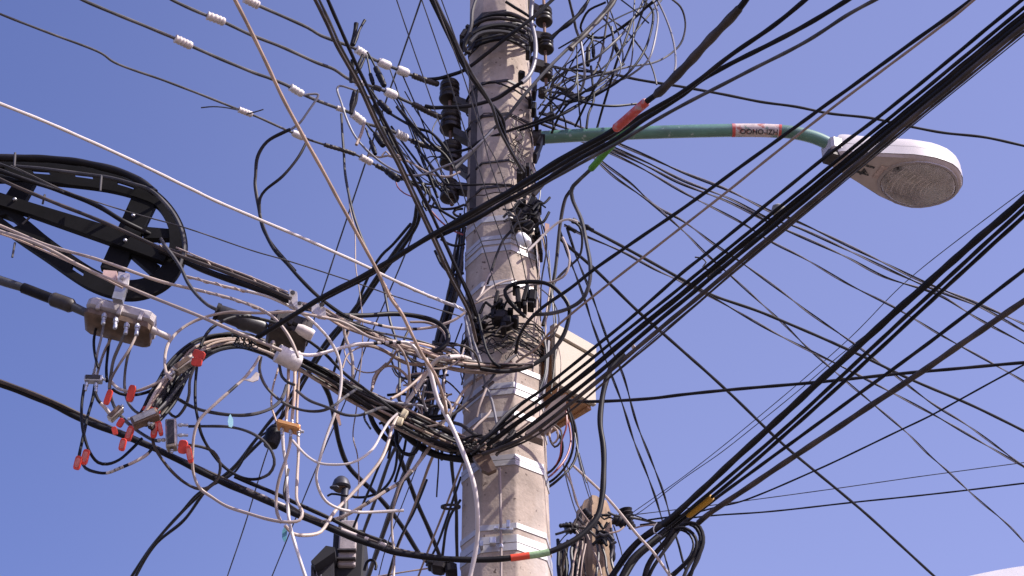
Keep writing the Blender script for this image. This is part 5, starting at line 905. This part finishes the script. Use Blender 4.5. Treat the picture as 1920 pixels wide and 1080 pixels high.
# ---------------------------------------------------------------- small wooden pole far right
WD = MAT('weathered_wood', (.30, .205, .13), .9, var=.45, sc1=2.5, bump=.6); n = WD.node_tree
stain(WD, (.10, .07, .05), .5, .66, 22, 1, 1, .09)
wp_ = thing('wooden_pole', (at(1115, 1080, 12.)[0], 12., 0), 'small weathered wooden pole with insulators, standing behind right of the concrete pole', 'utility pole')
mz = mpp(1115, 1000, 12.); zt = at(1115, 940, 12.)[2]; xb = at(1113, 1080, 12.)[0]; rws = random.Random(3)
def wring(z, r): return [np.array((xb + (at(1118, 940, 12)[0] - xb) * (z - 8) / 1.5 * .6 + math.cos(2 * math.pi * k / 22) * r * (1 + .05 * math.sin(k * 2.3)), 12 + math.sin(2 * math.pi * k / 22) * r * (1 + .05 * math.cos(k * 3.1)), z)) for k in range(22)]
mb = MB(); top = [p + np.array((0, 0, .02 * math.sin(i * .9) + rws.uniform(-.01, .01) + .02 * math.cos(i * .285))) for i, p in enumerate(wring(zt - .03, 27 * mz))]; top2 = wring(zt - .01, 14 * mz)
mb.loft([wring(0, 46 * mz), wring(5, 40 * mz), wring(zt - .9, 37 * mz), wring(zt - .35, 35 * mz), wring(zt - .1, 33 * mz), top, top2]); mb.build('shaft', WD, wp_)
def dark(x, y, Y, sx, sy, an, lb, cat='insulator', nm='pin_insulator'):
    t = thing(nm, at(x, y, Y), lb, cat, 'black fittings round the small wooden pole'); m = mpp(x, y, Y); X = np.array((math.cos(R(an)), .2, -math.sin(R(an))))
    mb = MB(); mb.lathe(at(x, y, Y) - X * sx * m / 2, X, [(sy * m * .25, 0), (sy * m * .5, sx * m * .1), (sy * m * .42, sx * m * .3), (sy * m * .52, sx * m * .4), (sy * m * .40, sx * m * .58), (sy * m * .5, sx * m * .7), (sy * m * .42, sx * m * .9), (sy * m * .2, sx * m)], 12); mb.build('body', K, t)
dark(1174, 966, 11.9, 28, 28, 80, 'upper black insulator right of the small wooden pole'); dark(1162, 978, 11.8, 28, 22, 20, 'second black insulator right of the small wooden pole, nearer it'); dark(1183, 984, 11.8, 18, 16, 60, 'lowest small black insulator right of the small wooden pole')
dark(1072, 990, 11.8, 26, 24, -10, 'black clamp sticking out left of the small wooden pole', 'clamp', 'far_clamp'); dark(1059, 985, 11.75, 22, 9, -14, 'beak shaped tip of the black clamp left of the small wooden pole', 'clamp', 'far_clamp')
dark(1100, 962, 11.6, 18, 14, 50, 'dark bracket on the face of the small wooden pole', 'clamp', 'far_clamp'); dark(1130, 966, 11.7, 34, 6, -8, 'dark pin through the head of the small wooden pole', 'pin', 'pin')
dark(1128, 1008, 11.68, 26, 22, 85, 'black box shape strapped on the small wooden pole face', 'clamp', 'far_clamp'); dark(1148, 1030, 11.8, 50, 12, 88, 'dark cable stub right side of the small wooden pole', 'clamp', 'far_clamp')
for i, s in enumerate(('1047,1020 1058,1006 1068,998', '1042,1002 1056,998 1070,992', '1080,995 1092,1015 1086,1050 1080,1090', '1088,985 1098,1010 1094,1045 1100,1090', '1120,985 1118,1010 1122,1040 1116,1090', '1098,1020 1092,1050 1088,1090', '1150,985 1158,1010 1164,1030 1170,1060', '1145,990 1150,1020 1146,1050 1155,1080', '1104,975 1090,1000 1078,1040 1072,1090', '1060,1030 1066,1060 1062,1090', '1125,1015 1135,1045 1138,1070 1146,1090',
                       '1100,1000 1112,1030 1124,1060 1130,1090', '1092,1020 1080,1045 1084,1070 1078,1092', '1140,960 1152,966 1162,968', '1190,990 1210,985 1232,984', '1180,962 1205,972 1232,982', '1182,970 1210,976 1240,984', '1142,1000 1160,996 1170,988')):
    c(('short pale wire tail', 'dark wire', 'tan cable')[(0 if i < 2 else 1 + i % 2)] + ' hanging at the small wooden pole', (K, G, T)[i % 3], (2.6, 4.4, 3.4)[i % 3], s, 11.6, group='wires hanging at the small wooden pole', j=.1)
for i in range(10):
    x = 1048 + i * 4.2; c('dark cable in the bunch left of the small wooden pole', (K, G, K, B)[i % 4], 6, '%d,%d %d,%d %d,%d %d,1095' % (x + 2 + r3.uniform(-4, 4), 1012 + (i * 7) % 20, x + r3.uniform(-4, 4), 1035, x + r3.uniform(-5, 5), 1062, x + r3.uniform(-5, 5)), 11.9, group='dark cables bunched left of the small wooden pole', j=.08)
# ---------------------------------------------------------------- dark post with ventilator cap, lower left
vp = thing('ventilator_post', (at(650, 1080, 10.5)[0], 10.5, 0), 'dark concrete post topped by a thin pipe with a cowled cap, at the bottom left', 'post')
DC = MAT('dark_concrete', (.012, .011, .014), .8, var=.3); LC = MAT('pale_panel', (.34, .29, .28), .8, var=.25, sc1=14, bump=.3)  # near-black base colour for the post and the box lid
m = mpp(650, 1020, 10.5)
mb = MB(); x0, x1 = at(622, 1040, 10.5)[0], at(682, 1040, 10.5)[0]; zt = at(650, 988, 10.5)[2]; mb.box(((x0 + x1) / 2, 10.7, zt / 2), ((x1 - x0) / 2, 0, 0), (0, .18, 0), (0, 0, zt / 2), 0, .012); mb.build('post', DC, vp)
mb = MB(); xa, xc = at(634, 1040, 10.5)[0], at(667, 1040, 10.5)[0]; za, zb = at(650, 1062, 10.5)[2], at(650, 976, 10.5)[2]; mb.box(((xa + xc) / 2, 10.52, (za + zb) / 2), ((xc - xa) / 2, 0, 0), (0, .03, 0), (0, 0, (zb - za) / 2), 0, .008); mb.build('pale_panel', LC, vp)
for y in (1036, 1052): mb = MB(); mb.box(((xa + xc) / 2, 10.48, at(650, y, 10.5)[2]), ((xc - xa) / 2 * 1.05, 0, 0), (0, .02, 0), (0, 0, .005)); mb.build('steel_tie', DST, vp, smooth=False)
PG2 = MAT('pipe_grey', (.045, .045, .055), .5, .4, var=.3, sc1=20)
mb = MB(); pz0, pz1 = at(642, 1000, 10.6), at(641, 908, 10.6); mb.lathe(pz0, (0, 0, 1), [(8.5 * m, -.2), (8.5 * m, .2), (7.5 * m, .22), (7.5 * m, pz1[2] - pz0[2])], 18); mb.build('pipe', PG2, vp)
mb = MB(); q = at(640, 914, 10.6); mb.lathe(q, (-.06, 0, 1), [(15 * m, -.012), (18.5 * m, 0), (17.5 * m, .02), (14.5 * m, .048), (9 * m, .068), (4 * m, .075), (.001, .076)], 22); mb.build('cap', PG2, vp)
mb = MB(); mb.lathe(q - np.array((0, 0, .008)), (-.06, 0, 1), [(.001, .0), (12 * m, .002), (12 * m, -.008), (.001, -.009)], 20); mb.build('cap_inside', BRN, vp)
mb = MB(); q1 = at(627, 914, 10.5); mb.box(q1, (9 * m, 0, 0), (0, 5 * m, 0), (0, 0, 4 * m), 0, .01); mb.build('cap_spout', PG2, vp)
c('dark wire ring tied round the ventilator pipe', K, 4, '614,930 622,926 640,928 660,932', 10.35, j=0)
dbx = thing('meter_box', at(600, 1050, 10.3), 'dark box with a slanted lid beside the ventilator post at the bottom edge', 'box')
p = [at(x, y, 10.4) for x, y in ((585, 1072), (612, 1040))]; mb = MB(); mb.prism([(592, 1092), (592, 1052), (626, 1030), (626, 1092)], 10.45, .25); mb.build('box', MAT('box_dark', (.028, .026, .032), .6, var=.3), dbx, smooth=False)
mb = MB(); mb.prism([(583, 1052), (611, 1023), (628, 1026), (628, 1034), (590, 1060)], 10.35, .4); mb.build('lid', DC, dbx, smooth=False)
mb = MB(); mb.prism([(583, 1060), (589, 1057), (589, 1092), (583, 1092)], 10.42, .04); mb.build('hinge', DST, dbx, smooth=False)
mb = MB(); mb.tube([at(598 + 5 * math.cos(a), 1071 + 13 * math.sin(a), 10.43) for a in np.linspace(.5, 5.6, 14)], 1.1 * m, 6); mb.build('painted_mark', MAT('faded_mark', (.16, .15, .17), .6, var=.2), dbx)
# ---------------------------------------------------------------- white roof edge at the lower right corner
mb = MB(); z0 = at(1880, 1072, 15.)[2]; rf = []
for k in range(12):
    x = 1790 + k * 26; rf.append((x, 1086 - 30 * math.sin(min(1, k / 8.) * math.pi / 2)))
rf += [(2300, 1056), (2700, 1056)]
bd = thing('building', (at(2200, 1080, 15.)[0], 16., 0), 'building whose curved white roof edge just shows in the lower right corner', 'building')
mb = MB(); mb.prism(rf + [(x, y + 26) for x, y in reversed(rf)], 15., 6.); mb.build('roof_edge', MAT('white_sheet_metal', (.78, .75, .76), .5, var=.05), bd, smooth=False)
xw0, xw1, zw = at(1850, 1100, 15.2)[0], at(2680, 1100, 15.2)[0], at(1850, 1106, 15.2)[2]
mb = MB(); mb.box(((xw0 + xw1) / 2, 18., zw / 2), ((xw1 - xw0) / 2, 0, 0), (0, 2.7, 0), (0, 0, zw / 2)); mb.build('wall', MAT('plaster', (.45, .42, .38), .9, var=.15, sc1=2), bd, smooth=False)
for i in range(12):
    x, y = 1084 + rws.uniform(-6, 60), 968 + rws.uniform(-4, 50)
    c('dark wire clutter tied round the head of the small wooden pole', (K, G, K, B)[i % 4], rws.uniform(3, 6), '%d,%d %d,%d %d,%d %d,%d' % (x - 12, y + rws.uniform(-8, 8), x - 3, y + rws.uniform(-10, 6), x + 6, y + rws.uniform(-6, 10), x + 14, y + rws.uniform(-8, 12)), 11.66, group='dark wires tied round the small wooden pole', j=.05)

for i in range(26):
    x, y = 985 + rws.uniform(-26, 34), 404 + rws.uniform(-38, 34) if i < 18 else 600 + rws.uniform(-26, 26)
    if i >= 18: x -= 50
    c('short dark wire kinked in the clamps on the pole edge', (K, G, K, B)[i % 4], rws.uniform(2.2, 5), '%d,%d %d,%d %d,%d %d,%d' % (x - 16, y + rws.uniform(-4, 14), x - 5, y + rws.uniform(-12, 6), x + 6, y + rws.uniform(-10, 8), x + 17, y + rws.uniform(-18, 6)), 6.95, group='short dark wires kinked in the pole clamps', j=.04)
